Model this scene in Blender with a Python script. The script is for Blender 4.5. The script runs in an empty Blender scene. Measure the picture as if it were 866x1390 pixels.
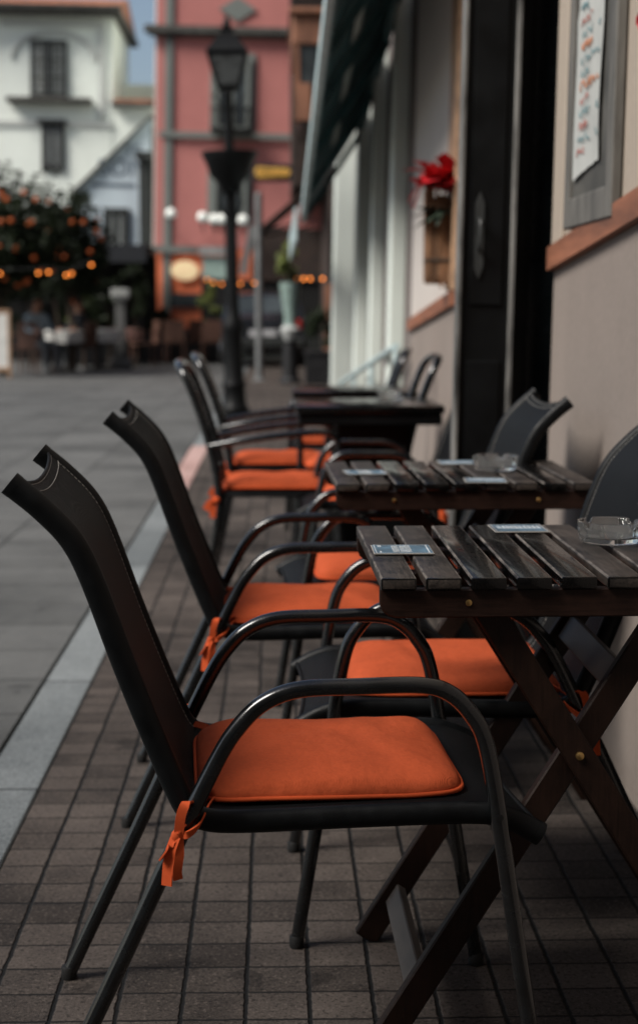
import bpy, bmesh, math, random
from mathutils import Vector, Matrix, Quaternion
random.seed(7)
R = math.radians
SC = bpy.context.scene
COL = SC.collection

# ------------------------------------------------------------------ camera
CAMZ = 1.11
PSI = 57 / 2200.0                      # the street runs a little left of the view axis
PIT = math.atan(230 / 2200.0)
def at(px, py, Y):
    """world point at street distance Y seen in the photograph at px, py"""
    xc, yc = (px - 433) / 2200.0, -(py - 650) / 2200.0
    s, c, sp, cp = math.sin(PSI), math.cos(PSI), math.sin(PIT), math.cos(PIT)
    d = Vector((s*cp, c*cp, -sp)) + xc*Vector((c, -s, 0)) + yc*Vector((s*sp, c*sp, cp))
    return Vector((0, 0, CAMZ)) + d * (Y / d.y)
cam_d = bpy.data.cameras.new('camera'); cam = bpy.data.objects.new('camera', cam_d); COL.objects.link(cam)
cam.location = (0, 0, CAMZ)
cam.rotation_euler = (R(90) - PIT, 0, -PSI)
cam_d.sensor_fit = 'HORIZONTAL'; cam_d.sensor_width = 24
cam_d.lens = 2200 * 24 / 866.0
cam_d.shift_y = -45 / 866.0
cam_d.clip_start = .05; cam_d.clip_end = 2000
cam_d.dof.use_dof = True; cam_d.dof.focus_distance = 2.32; cam_d.dof.aperture_fstop = 4.2
cam_d.dof.aperture_blades = 9
SC.camera = cam

# ------------------------------------------------------------------ materials
MATS = {}
def mat(name, col, rough=.6, var=.12, scale=12, bump=0, bscale=None, spec=.5, metal=0, coat=0, detail=6, emit=None, estr=0,
        stretch=(1, 1, 1), col2=None, rvar=.1):
    m = bpy.data.materials.new(name); m.use_nodes = True; nt = m.node_tree; N = nt.nodes; L = nt.links
    b = N['Principled BSDF']
    b.inputs['Roughness'].default_value = rough; b.inputs['Metallic'].default_value = metal
    b.inputs['Specular IOR Level'].default_value = spec; b.inputs['Coat Weight'].default_value = coat; b.inputs['Coat Roughness'].default_value = .12
    tc = N.new('ShaderNodeTexCoord'); mp = N.new('ShaderNodeMapping'); mp.inputs['Scale'].default_value = stretch
    L.new(tc.outputs['Object'], mp.inputs['Vector'])
    nz = N.new('ShaderNodeTexNoise'); nz.inputs['Scale'].default_value = scale; nz.inputs['Detail'].default_value = detail
    nz.inputs['Roughness'].default_value = .6
    L.new(mp.outputs[0], nz.inputs['Vector'])
    rp = N.new('ShaderNodeValToRGB')
    c2 = col2 or tuple(min(1, c*(1+var*2.2)) for c in col)
    rp.color_ramp.elements[0].color = (*[c*(1-var*1.6) for c in col], 1) if not col2 else (*col, 1)
    rp.color_ramp.elements[1].color = (*c2, 1)
    rp.color_ramp.elements[0].position = .3; rp.color_ramp.elements[1].position = .7
    L.new(nz.outputs['Fac'], rp.inputs['Fac']); L.new(rp.outputs['Color'], b.inputs['Base Color'])
    mr = N.new('ShaderNodeMapRange'); mr.inputs['To Min'].default_value = max(0, rough-rvar); mr.inputs['To Max'].default_value = min(1, rough+rvar)
    mr.inputs['From Min'].default_value = .3; mr.inputs['From Max'].default_value = .7
    L.new(nz.outputs['Fac'], mr.inputs['Value']); L.new(mr.outputs[0], b.inputs['Roughness'])
    if bump:
        n2 = N.new('ShaderNodeTexNoise'); n2.inputs['Scale'].default_value = bscale or scale*6; n2.inputs['Detail'].default_value = 4
        L.new(mp.outputs[0], n2.inputs['Vector'])
        bp = N.new('ShaderNodeBump'); bp.inputs['Strength'].default_value = bump; bp.inputs['Distance'].default_value = .01
        L.new(n2.outputs['Fac'], bp.inputs['Height']); L.new(bp.outputs[0], b.inputs['Normal'])
    if emit:
        b.inputs['Emission Color'].default_value = (*emit, 1); b.inputs['Emission Strength'].default_value = estr
    MATS[name] = m
    return m

class G:
    """small helper for building shader node maths"""
    def __init__(s, m): s.N = m.node_tree.nodes; s.L = m.node_tree.links
    def math(s, op, a, b=None, c=None):
        n = s.N.new('ShaderNodeMath'); n.operation = op
        for i, v in enumerate((a, b, c)):
            if v is None: continue
            if isinstance(v, (int, float)): n.inputs[i].default_value = v
            else: s.L.new(v, n.inputs[i])
        return n.outputs[0]
    def mix(s, f, a, b, blend='MIX'):
        n = s.N.new('ShaderNodeMix'); n.data_type = 'RGBA'; n.blend_type = blend
        for k, v in (('Factor', f), ('A', a), ('B', b)):
            i = [q for q in n.inputs if q.name == k and (q.type == ('VALUE' if k == 'Factor' else 'RGBA'))][0]
            if isinstance(v, (int, float)): i.default_value = v
            elif isinstance(v, tuple): i.default_value = (*v, 1)
            else: s.L.new(v, i)
        return [o for o in n.outputs if o.type == 'RGBA'][0]
    def noise(s, vec, scale, detail=4, rough=.55):
        n = s.N.new('ShaderNodeTexNoise'); n.inputs['Scale'].default_value = scale; n.inputs['Detail'].default_value = detail
        n.inputs['Roughness'].default_value = rough
        s.L.new(vec, n.inputs['Vector']); return n.outputs['Fac']
    def white(s, vec):
        n = s.N.new('ShaderNodeTexWhiteNoise'); n.noise_dimensions = '3D'; s.L.new(vec, n.inputs['Vector']); return n.outputs['Value']
    def comb(s, x, y, z=0.):
        n = s.N.new('ShaderNodeCombineXYZ')
        for i, v in enumerate((x, y, z)):
            if isinstance(v, (int, float)): n.inputs[i].default_value = v
            else: s.L.new(v, n.inputs[i])
        return n.outputs[0]
    def ramp(s, f, p0, p1, c0, c1):
        n = s.N.new('ShaderNodeValToRGB'); e = n.color_ramp.elements
        e[0].position = p0; e[1].position = p1; e[0].color = (*c0, 1); e[1].color = (*c1, 1)
        s.L.new(f, n.inputs['Fac']); return n.outputs['Color']

def joint(g, coord, pitch, off, width):
    """1 on the joint lines of a grid, soft sided; also the cell number"""
    t = g.math('DIVIDE', g.math('SUBTRACT', coord, off), pitch)
    cell = g.math('FLOOR', t)
    fr = g.math('FRACT', t)
    d = g.math('MULTIPLY', g.math('MINIMUM', fr, g.math('SUBTRACT', 1., fr)), pitch)
    n = g.N.new('ShaderNodeMapRange'); n.interpolation_type = 'SMOOTHSTEP'
    n.inputs['From Min'].default_value = width*.35; n.inputs['From Max'].default_value = width*1.1
    n.inputs['To Min'].default_value = 1; n.inputs['To Max'].default_value = 0
    g.L.new(d, n.inputs['Value'])
    return n.outputs[0], cell

def ground_mat(name, pitch_x, off_x, wx, pitch_y, off_y, wy, heavy, c_lo, c_hi, rough, speck, shift=0, cellvar=.35, soft=.55):
    m = bpy.data.materials.new(name); m.use_nodes = True; g = G(m); N = g.N; L = g.L; b = N['Principled BSDF']
    tc = N.new('ShaderNodeTexCoord'); sp = N.new('ShaderNodeSeparateXYZ'); L.new(tc.outputs['Object'], sp.inputs[0])
    P = tc.outputs['Object']
    wob = g.math('MULTIPLY', g.math('SUBTRACT', g.noise(P, 1.2), .5), .010)
    wob2 = g.math('MULTIPLY', g.math('SUBTRACT', g.noise(P, 40.), .5), .007)
    x = g.math('ADD', g.math('ADD', sp.outputs[0], wob), wob2); y = g.math('ADD', g.math('ADD', sp.outputs[1], wob), wob2)
    jx, cx = joint(g, x, pitch_x, off_x, wx)
    if shift:
        y = g.math('ADD', y, g.math('MULTIPLY', g.math('MODULO', g.math('ABSOLUTE', cx), 2.), shift))
    jy, cy = joint(g, y, pitch_y, off_y, wy)
    jy = g.math('MULTIPLY', jy, soft)
    J = g.math('MAXIMUM', jx, jy)
    if heavy:
        jh, ch = joint(g, y, pitch_y*heavy, off_y, wx)
        J = g.math('MAXIMUM', J, jh)
    rnd = g.white(g.comb(cx, cy, 0.))
    n1 = g.noise(P, 1.1, 5, .6); n2 = g.noise(P, speck, 3, .75); n3 = g.noise(P, 14, 4, .6)
    f = g.math('ADD', g.math('MULTIPLY', n2, .8), g.math('MULTIPLY', n3, .35))
    f = g.math('ADD', f, g.math('MULTIPLY', g.math('SUBTRACT', rnd, .5), cellvar))
    f = g.math('ADD', f, g.math('MULTIPLY', g.math('SUBTRACT', n1, .5), .95))
    colr = g.ramp(f, .30, .80, c_lo, c_hi)
    pit = g.noise(P, speck*.55, 2, .6)
    colr = g.mix(g.math('MULTIPLY', g.math('GREATER_THAN', pit, .60), .55), colr, tuple(c*.35 for c in c_lo))
    colr = g.mix(g.math('MULTIPLY', g.math('LESS_THAN', pit, .37), .35), colr, tuple(min(1, c*1.7) for c in c_hi))
    st = g.N.new('ShaderNodeTexNoise'); st.inputs['Scale'].default_value = 6; st.inputs['Detail'].default_value = 2
    L.new(P, st.inputs['Vector'])
    spot = g.math('MULTIPLY', g.math('GREATER_THAN', st.outputs['Fac'], .68), .45)
    colr = g.mix(spot, colr, tuple(c*.45 for c in c_lo))
    colr = g.mix(J, colr, (.006, .006, .006))
    L.new(colr, b.inputs['Base Color'])
    rr = g.math('ADD', rough, g.math('MULTIPLY', g.math('SUBTRACT', n3, .5), .5))
    L.new(rr, b.inputs['Roughness']); b.inputs['Specular IOR Level'].default_value = .22
    bp = N.new('ShaderNodeBump'); bp.inputs['Distance'].default_value = .006; bp.inputs['Strength'].default_value = .8
    h = g.math('SUBTRACT', g.math('MULTIPLY', n2, .35), J)
    L.new(h, bp.inputs['Height']); L.new(bp.outputs[0], b.inputs['Normal'])
    return m

def fabric_mat(name, col, scale, rough, bump, wr=0, dirt=.1):
    m = bpy.data.materials.new(name); m.use_nodes = True; g = G(m); N = g.N; L = g.L; b = N['Principled BSDF']
    tc = N.new('ShaderNodeTexCoord'); P = tc.outputs['Object']
    sp = N.new('ShaderNodeSeparateXYZ'); L.new(P, sp.inputs[0])
    q = g.math('ADD', sp.outputs[0], sp.outputs[2])
    a = g.math('SINE', g.math('MULTIPLY', q, scale)); c = g.math('SINE', g.math('MULTIPLY', sp.outputs[1], scale))
    w = g.math('MULTIPLY', a, c)
    n1 = g.noise(P, 5., 4); n2 = g.noise(P, 160., 2)
    f = g.math('ADD', g.math('MULTIPLY', n1, 1.), g.math('MULTIPLY', g.math('ADD', w, g.math('MULTIPLY', g.math('SUBTRACT', n2, .5), 3.)), .12))
    colr = g.ramp(f, .25, .8, tuple(k*(1-dirt*2) for k in col), tuple(min(1, k*(1+dirt)) for k in col))
    L.new(colr, b.inputs['Base Color'])
    b.inputs['Roughness'].default_value = rough; b.inputs['Specular IOR Level'].default_value = .14 if wr else .16
    b.inputs['Sheen Weight'].default_value = .0; b.inputs['Sheen Roughness'].default_value = .5
    bp = N.new('ShaderNodeBump'); bp.inputs['Strength'].default_value = bump; bp.inputs['Distance'].default_value = .0012
    L.new(w, bp.inputs['Height'])
    nrm = bp.outputs[0]
    if wr:
        b2 = N.new('ShaderNodeBump'); b2.inputs['Strength'].default_value = wr; b2.inputs['Distance'].default_value = .010
        mpw = N.new('ShaderNodeMapping'); mpw.inputs['Scale'].default_value = (1, .45, 1); L.new(P, mpw.inputs['Vector'])
        hh = g.math('ADD', g.math('ADD', g.noise(P, 8., 3), g.math('MULTIPLY', g.noise(mpw.outputs[0], 34., 3), .32)), g.math('MULTIPLY', g.noise(P, 420., 2, .8), .035))
        L.new(hh, b2.inputs['Height']); L.new(nrm, b2.inputs['Normal']); nrm = b2.outputs[0]
    L.new(nrm, b.inputs['Normal'])
    return m

def wood_mat(name, dark, worn_or_sheen, amount, rough, along='Y', spec=.55, coat=0):
    """stained boards: grain along one axis, worn paler on patches"""
    m = bpy.data.materials.new(name); m.use_nodes = True; g = G(m); N = g.N; L = g.L; b = N['Principled BSDF']
    tc = N.new('ShaderNodeTexCoord'); mp = N.new('ShaderNodeMapping'); L.new(tc.outputs['Object'], mp.inputs['Vector'])
    mp.inputs['Scale'].default_value = {'Y': (1, .06, 1), 'X': (.06, 1, 1), 'Z': (1, 1, .06)}[along]
    gr = g.noise(mp.outputs[0], 260., 5, .7); ptc = g.noise(tc.outputs['Object'], 13., 6, .7); fine = g.noise(tc.outputs['Object'], 300., 2)
    f = g.math('ADD', g.math('MULTIPLY', gr, .55), g.math('MULTIPLY', ptc, .7))
    f = g.math('ADD', f, g.math('MULTIPLY', fine, .12))
    colr = g.ramp(f, .95-amount, 1.12-amount*.6, dark, worn_or_sheen)
    L.new(colr, b.inputs['Base Color'])
    L.new(g.math('ADD', rough-.22, g.math('MULTIPLY', f, .36)), b.inputs['Roughness'])
    b.inputs['Specular IOR Level'].default_value = spec; b.inputs['Coat Weight'].default_value = coat; b.inputs['Coat Roughness'].default_value = .09
    bp = N.new('ShaderNodeBump'); bp.inputs['Strength'].default_value = .35; bp.inputs['Distance'].default_value = .001
    L.new(gr, bp.inputs['Height']); L.new(bp.outputs[0], b.inputs['Normal'])
    return m

def plaster_mat(name, col, var=.1, stain=.35, bump=.25, rough=.85):
    m = bpy.data.materials.new(name); m.use_nodes = True; g = G(m); N = g.N; L = g.L; b = N['Principled BSDF']
    tc = N.new('ShaderNodeTexCoord'); P = tc.outputs['Object']
    mp = N.new('ShaderNodeMapping'); mp.inputs['Scale'].default_value = (1, 1, .18); L.new(P, mp.inputs['Vector'])
    n1 = g.noise(P, 1.3, 6, .65); n2 = g.noise(mp.outputs[0], 5., 5, .6); n3 = g.noise(P, 45., 4, .6)
    f = g.math('ADD', g.math('MULTIPLY', n1, .5), g.math('ADD', g.math('MULTIPLY', n2, .2), g.math('MULTIPLY', n3, .3)))
    colr = g.ramp(f, .3, .75, tuple(c*(1-stain) for c in col), tuple(min(1, c*(1+var)) for c in col))
    sp = g.noise(P, 22., 2); sc = g.math('MULTIPLY', g.math('GREATER_THAN', sp, .755), .5)
    colr = g.mix(sc, colr, tuple(c*.45 for c in col))
    L.new(colr, b.inputs['Base Color']); b.inputs['Roughness'].default_value = rough; b.inputs['Specular IOR Level'].default_value = .25
    bp = N.new('ShaderNodeBump'); bp.inputs['Strength'].default_value = bump; bp.inputs['Distance'].default_value = .006
    L.new(g.math('ADD', n3, g.math('MULTIPLY', n1, .5)), bp.inputs['Height']); L.new(bp.outputs[0], b.inputs['Normal'])
    return m

M = {}
M['paver'] = ground_mat('brown_pavers', .1027, -.155, .0048, .1027, 2.957, .0035, 7, (.015, .0118, .0100), (.112, .092, .080), .8, 210, cellvar=.22, soft=.9)
M['road'] = ground_mat('grey_road_slabs', .62, -.70, .006, .43, 4.66, .0055, 0, (.058, .059, .058), (.140, .142, .139), .75, 300, shift=.215, cellvar=.25, soft=.8)
M['kerb'] = ground_mat('pale_kerb_stone', 50, 20, .004, 1.1, 3.68, .006, 0, (.11, .122, .126), (.24, .26, .265), .65, 260, cellvar=.3, soft=1.)
M['kerb_pink'] = ground_mat('pink_kerb_stone', 50, 20, .004, 1.1, 3.68, .006, 0, (.32, .19, .17), (.55, .38, .35), .7, 260, cellvar=.2, soft=1.)
M['earth'] = mat('ground_asphalt', (.06, .06, .06), .9, .2, 3, .2)
M['paint'] = mat('black_paint', (.0035, .0042, .0048), .25, .25, 30, .03, 300, spec=.5, rvar=.06, coat=.7)
M['rail'] = mat('black_sleeve', (.0026, .0032, .0038), .46, .25, 40, .10, 500, spec=.22)
M['rubber'] = mat('black_rubber', (.005, .005, .005), .7, .1)
M['sling'] = fabric_mat('black_textilene', (.0046, .0052, .0058), 2600, .52, .5, dirt=.2)
M['stitch'] = mat('grey_thread', (.26, .25, .23), .8, .3, 200)
M['orange'] = fabric_mat('orange_canvas', (.50, .088, .030), 3000, .85, .35, wr=.75, dirt=.16)
M['orange_trim'] = fabric_mat('orange_piping', (.56, .085, .024), 3000, .8, .2, dirt=.1)
M['worn'] = wood_mat('worn_stained_boards', (.006, .005, .0045), (.078, .062, .051), .36, .42)  # wear, plus sky sheen painted in as a paler tone
M['gloss'] = wood_mat('glossy_stained_boards', (.0024, .0022, .0022), (.010, .008, .007), .14, .24, 'Y', .22, .45)
M['edgewear'] = wood_mat('rubbed_slat_edges', (.012, .010, .009), (.26, .225, .195), .36, .62)  # pale edge colour stands in for the sky's specular line
M['legwood'] = wood_mat('dark_stained_leg_wood', (.0042, .0021, .0015), (.021, .0095, .006), .5, .45, 'Z', .22)
M['apron'] = wood_mat('dark_stained_apron', (.0046, .0022, .0016), (.026, .0115, .0075), .45, .45, 'X', .22)
M['greywood'] = wood_mat('grey_worn_strut', (.018, .015, .013), (.085, .072, .062), .55, .5)
M['brass'] = mat('brass_screw', (.55, .36, .14), .35, .2, 40, metal=1)
M['matcard'] = mat('mat_card_edge', (.30, .28, .25), .8, .1)
M['matblue'] = mat('blue_print', (.075, .135, .19), .45, .25, 40)
M['matnavy'] = mat('navy_print', (.018, .028, .045), .45, .2, 40)
M['fadedblue'] = mat('faded_blue_lettering', (.11, .14, .18), .8, .2, 8)
M['matwhite'] = mat('white_print', (.62, .66, .68), .5, .08, 40)
M['plaster'] = plaster_mat('mauve_grey_plaster', (.262, .222, .196), stain=.26)
M['cream'] = plaster_mat('cream_plaster', (.37, .315, .26), stain=.18)
M['palewall'] = plaster_mat('pale_plaster', (.52, .48, .445), stain=.18)
M['slate'] = plaster_mat('blue_grey_render', (.55, .63, .68), stain=.2, bump=.1)  # colour stands in for the shaded part of the white wall
M['greytrim'] = plaster_mat('pale_grey_moulding', (.56, .58, .55), stain=.15, bump=.1)
M['white'] = plaster_mat('white_render', (.86, .91, .84), var=.05, stain=.14, bump=.1)
M['whitetrim'] = plaster_mat('white_painted_pier', (.68, .74, .69), var=.05, stain=.12, bump=.1)
M['taupe'] = plaster_mat('taupe_render', (.17, .145, .135), stain=.2)
M['pink'] = plaster_mat('rose_render', (.52, .205, .185), stain=.2, bump=.1)
M['stone'] = plaster_mat('grey_green_stone', (.20, .22, .205), stain=.25)
M['railwood'] = mat('terracotta_painted_rail', (.22, .085, .045), .6, .25, 14, .1, stretch=(1, .15, 1))
M['tanwood'] = mat('tan_architrave', (.30, .185, .11), .65, .2, 14)
M['blackdoor'] = mat('black_door_paint', (.0022, .0026, .003), .45, .3, 6, .05, 80, spec=.2)
M['doorglass'] = mat('dark_door_glass', (.006, .008, .009), .25, .4, 3, spec=.3)
M['wornedge'] = mat('worn_grey_edge', (.12, .118, .112), .55, .5, 25, stretch=(1, 1, .2))
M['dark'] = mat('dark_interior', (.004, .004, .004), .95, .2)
M['doormetal'] = mat('dark_door_metal', (.020, .022, .022), .5, .2, 20)
M['frame'] = mat('weathered_grey_frame', (.105, .10, .09), .7, .25, 20, stretch=(1, 1, .2))
M['board'] = mat('dark_notice_board', (.055, .053, .047), .7, .25, 8)
M['paper'] = mat('white_paper', (.40, .41, .39), .75, .06, 6)
M['redink'] = mat('red_ink', (.36, .13, .11), .8)
M['tealink'] = mat('teal_ink', (.13, .22, .24), .8)
M['orangeink'] = mat('orange_ink', (.46, .20, .11), .8)
M['bark'] = mat('bark_basket', (.16, .085, .045), .9, .5, 16, 1.0, 60, stretch=(1, 1, .25))
M['petal'] = mat('crimson_petal', (.42, .010, .016), .55, .3, 30)
M['petal_pale'] = mat('pale_bud', (.65, .42, .28), .6)
M['leafdark'] = mat('dark_leaf', (.012, .022, .012), .6, .4, 10)
M['teal'] = mat('dark_teal_timber', (.034, .095, .104), .6, .3, 6, .1, 60)
M['paleteal'] = mat('pale_teal_fascia', (.40, .50, .51), .5, .15, 8)
M['iron'] = mat('black_cast_iron', (.0022, .0026, .003), .5, .25, 20, .1, spec=.2)
M['lampglass'] = mat('smoky_lamp_glass', (.085, .09, .09), .3, .2, 10)
M['glass_dark'] = mat('dark_window_pane', (.035, .042, .045), .12, .4, 1.5)
M['winblack'] = mat('black_window_frame', (.012, .014, .013), .6)
M['curtain'] = mat('pale_curtain', (.42, .44, .42), .9, .1)
M['tile'] = mat('terracotta_roof_tile', (.26, .095, .045), .8, .35, 5, .3)
M['tiledark'] = mat('dark_eave_tile', (.06, .058, .052), .85, .3, 5)
M['brownwood'] = mat('brown_balcony_timber', (.20, .088, .05), .65, .3, 4, .1, stretch=(1, 1, .3))
M['gold'] = mat('gold_lettering', (.62, .36, .08), .45, .2, 10)
M['signblack'] = mat('black_sign_board', (.008, .008, .009), .5)
M['orangefront'] = mat('orange_red_shopfront', (.92, .21, .09), .6, .12, 3)
M['bulb'] = mat('lit_amber_bulb', (.9, .4, .1), .4, emit=(1, .24, .03), estr=3.6)
M['globe'] = mat('lit_white_globe', (.8, .8, .75), .3, emit=(.85, 1, .92), estr=.2)
M['shopsign'] = mat('lit_cream_sign', (.8, .65, .4), .4, emit=(1, .68, .36), estr=.3)
M['mint'] = mat('mint_panel', (.34, .46, .41), .6)
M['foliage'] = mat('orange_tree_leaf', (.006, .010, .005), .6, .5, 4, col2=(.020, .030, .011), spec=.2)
M['foliage2'] = mat('yellow_green_leaf', (.16, .19, .05), .6, .5, 6)
M['fruit'] = mat('orange_fruit', (.42, .085, .012), .5, .2, 10)
M['trunk'] = mat('brown_tree_bark', (.045, .032, .022), .9, .4, 10, .5)
M['skin'] = mat('skin', (.42, .22, .15), .6, .08)
M['hair'] = mat('brown_hair', (.03, .018, .012), .6)
M['shirt_blue'] = mat('pale_blue_shirt', (.36, .46, .52), .85, .1)
M['shirt_dark'] = mat('dark_jacket', (.012, .014, .018), .85, .2)
M['jeans'] = mat('grey_trousers', (.08, .085, .09), .85, .2)
M['cloth'] = mat('white_table_cloth', (.60, .60, .57), .85, .08)
M['cloth_pink'] = mat('pale_pink_cloth', (.50, .30, .26), .85, .1)
M['brownmetal'] = mat('brown_chair_wicker', (.085, .038, .024), .7, .3, 20)
M['greystone'] = mat('grey_pillar_stone', (.10, .10, .098), .8, .2, 6)
M['carpaint'] = mat('dark_car_paint', (.012, .014, .018), .25, .2, 3, coat=.5)
M['plate'] = mat('white_number_plate', (.45, .45, .46), .5)
M['chrome'] = mat('bright_metal', (.5, .5, .5), .3, metal=1)
M['redlens'] = mat('red_lens', (.30, .02, .015), .3)
M['vase'] = mat('pale_green_glaze', (.20, .27, .245), .4, .15)
M['galv'] = mat('grey_galvanised_pole', (.14, .145, .145), .5, .2, 8)
M['canvas_pale'] = mat('pale_grey_canvas', (.34, .35, .34), .85, .1)
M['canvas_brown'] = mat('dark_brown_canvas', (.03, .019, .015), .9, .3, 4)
def glass_mat():
    m = bpy.data.materials.new('clear_moulded_glass'); m.use_nodes = True; b = m.node_tree.nodes['Principled BSDF']
    g = G(m); tc = g.N.new('ShaderNodeTexCoord')
    b.inputs['Base Color'].default_value = (.99, 1, .99, 1); b.inputs['Transmission Weight'].default_value = .972
    b.inputs['IOR'].default_value = 1.36; b.inputs['Roughness'].default_value = 0
    bp = g.N.new('ShaderNodeBump'); bp.inputs['Strength'].default_value = .04; bp.inputs['Distance'].default_value = .003
    g.L.new(g.noise(tc.outputs['Object'], 60., 2), bp.inputs['Height']); g.L.new(bp.outputs[0], b.inputs['Normal'])
    return m
M['glass'] = glass_mat()

# ------------------------------------------------------------------ mesh helpers
def cat(pts, n=6):
    """Catmull-Rom through the points"""
    P = [Vector(p) for p in pts]; P = [2*P[0]-P[1]] + P + [2*P[-1]-P[-2]]; out = []
    for i in range(1, len(P)-2):
        a, b, c, d = P[i-1:i+3]
        for k in range(n):
            t = k/n
            out.append(.5*((2*b) + (c-a)*t + (2*a-5*b+4*c-d)*t*t + (3*b-a-3*c+d)*t**3))
    out.append(P[-2]); return out

class MB:
    def __init__(s): s.bm = bmesh.new(); s.mi = 0
    def _tag(s, faces):
        for f in faces: f.material_index = s.mi
    def box(s, c, size, rot=None, bev=0, seg=1, bmi=None):
        r = bmesh.ops.create_cube(s.bm, size=1); vs = r['verts']
        mt = Matrix.Translation(Vector(c)) @ (rot.to_4x4() if rot else Matrix.Identity(4)) @ Matrix.Diagonal((*size, 1))
        bmesh.ops.transform(s.bm, matrix=mt, verts=vs)
        fs = set(f for v in vs for f in v.link_faces); s._tag(fs)
        if bev:
            es = list(set(e for v in vs for e in v.link_edges))
            q = bmesh.ops.bevel(s.bm, geom=es, offset=bev, segments=seg, affect='EDGES', profile=.5, material=s.mi if bmi is None else bmi)
        return s
    def bb(s, x0, x1, y0, y1, z0, z1, bev=0, seg=1):
        return s.box(((x0+x1)/2, (y0+y1)/2, (z0+z1)/2), (x1-x0, y1-y0, z1-z0), bev=bev, seg=seg)
    def bar(s, a, b, w, h, up=(0, 0, 1), bev=0):
        a, b = Vector(a), Vector(b); d = b-a; z = d.normalized(); u = Vector(up); x = u.cross(z)
        if x.length < 1e-4: x = Vector((1, 0, 0)).cross(z)
        x.normalize(); y = z.cross(x)
        rot = Matrix((x, y, z)).transposed()
        return s.box((a+b)/2, (w, h, d.length), rot, bev)
    def sweep(s, path, sec, ref=None, cap=True, closed=False):
        P = [Vector(p) for p in path]; n = len(P); rings = []
        prev = None
        for i, p in enumerate(P):
            if closed: t = (P[(i+1) % n]-P[i-1]).normalized()
            else: t = (P[min(i+1, n-1)]-P[max(i-1, 0)]).normalized()
            if ref is not None:
                b = Vector(ref); b = (b-t*b.dot(t)).normalized(); a = t.cross(b)
            else:
                if prev is None:
                    q = Vector((0, 0, 1)) if abs(t.z) < .9 else Vector((0, 1, 0))
                    b = (q-t*q.dot(t)).normalized()
                else: b = (prev-t*prev.dot(t)).normalized()
                a = t.cross(b); prev = b
            sc = sec(i/(n-1)) if callable(sec) else sec
            rings.append([s.bm.verts.new(p+a*u+b*v) for u, v in sc])
        m = len(rings[0]); fs = []
        rng = range(n) if closed else range(n-1)
        for i in rng:
            A, B = rings[i], rings[(i+1) % n]
            for k in range(m):
                fs.append(s.bm.faces.new((A[k], A[(k+1) % m], B[(k+1) % m], B[k])))
        if cap and not closed:
            fs.append(s.bm.faces.new(list(reversed(rings[0])))); fs.append(s.bm.faces.new(rings[-1]))
        s._tag(fs); return s
    def tube(s, path, r, n=12, cap=True, closed=False):
        f = (lambda t: [((r(t))*math.cos(2*math.pi*k/n), (r(t))*math.sin(2*math.pi*k/n)) for k in range(n)]) if callable(r) else \
            [(r*math.cos(2*math.pi*k/n), r*math.sin(2*math.pi*k/n)) for k in range(n)]
        return s.sweep(path, f, cap=cap, closed=closed)
    def lathe(s, prof, c=(0, 0, 0), n=32, closed=False, fn=None):
        rings = []
        for r, z in prof:
            ring = []
            for k in range(n):
                a = 2*math.pi*k/n; p = Vector((r*math.cos(a), r*math.sin(a), z))
                if fn: p = fn(p, a, r, z)
                ring.append(s.bm.verts.new(p+Vector(c)))
            rings.append(ring)
        fs = []; m = len(rings)
        for i in range(m if closed else m-1):
            A, B = rings[i], rings[(i+1) % m]
            for k in range(n): fs.append(s.bm.faces.new((A[k], A[(k+1) % n], B[(k+1) % n], B[k])))
        if not closed:
            fs.append(s.bm.faces.new(list(reversed(rings[0])))); fs.append(s.bm.faces.new(rings[-1]))
        s._tag(fs); return s
    def prism(s, poly, axis, a, b):
        """polygon in the other two axes pushed from a to b along axis"""
        def mk(u, v, w): return {'X': (w, u, v), 'Y': (u, w, v), 'Z': (u, v, w)}[axis]
        A = [s.bm.verts.new(mk(u, v, a)) for u, v in poly]; B = [s.bm.verts.new(mk(u, v, b)) for u, v in poly]
        n = len(poly); fs = [s.bm.faces.new(A), s.bm.faces.new(list(reversed(B)))]
        for k in range(n): fs.append(s.bm.faces.new((A[k], B[k], B[(k+1) % n], A[(k+1) % n])))
        bmesh.ops.recalc_face_normals(s.bm, faces=fs); s._tag(fs); return s
    def ball(s, c, r, sub=2, sc=(1, 1, 1)):
        q = bmesh.ops.create_icosphere(s.bm, subdivisions=sub, radius=1)['verts']
        rr = (r, r, r) if isinstance(r, (int, float)) else r
        bmesh.ops.transform(s.bm, matrix=Matrix.Translation(Vector(c)) @ Matrix.Diagonal((rr[0]*sc[0], rr[1]*sc[1], rr[2]*sc[2], 1)), verts=q)
        s._tag(set(f for v in q for f in v.link_faces)); return s
    def quad(s, pts):
        f = s.bm.faces.new([s.bm.verts.new(Vector(p)) for p in pts]); s._tag([f]); return s
    def strip(s, pts, width, wdir, thick=.0012):
        """ribbon"""
        w = Vector(wdir).normalized()
        s.sweep(pts, [(-thick, -width/2), (thick, -width/2), (thick, width/2), (-thick, width/2)], ref=w); return s
    def build(s, name, mats, parent=None, origin=(0, 0, 0), smooth=35, kind=None):
        o = Vector(origin)
        if o.length: bmesh.ops.translate(s.bm, vec=-o, verts=s.bm.verts)
        bmesh.ops.recalc_face_normals(s.bm, faces=s.bm.faces)
        me = bpy.data.meshes.new(name); s.bm.to_mesh(me); s.bm.free()
        for m in (mats if isinstance(mats, (list, tuple)) else [mats]): me.materials.append(M[m] if isinstance(m, str) else m)
        if smooth:
            me.shade_smooth(); me.set_sharp_from_angle(angle=R(smooth))
        ob = bpy.data.objects.new(name, me); COL.objects.link(ob)
        if parent is not None: ob.parent = parent
        elif o.length: ob.location = o
        if kind: ob['kind'] = kind
        return ob

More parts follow.
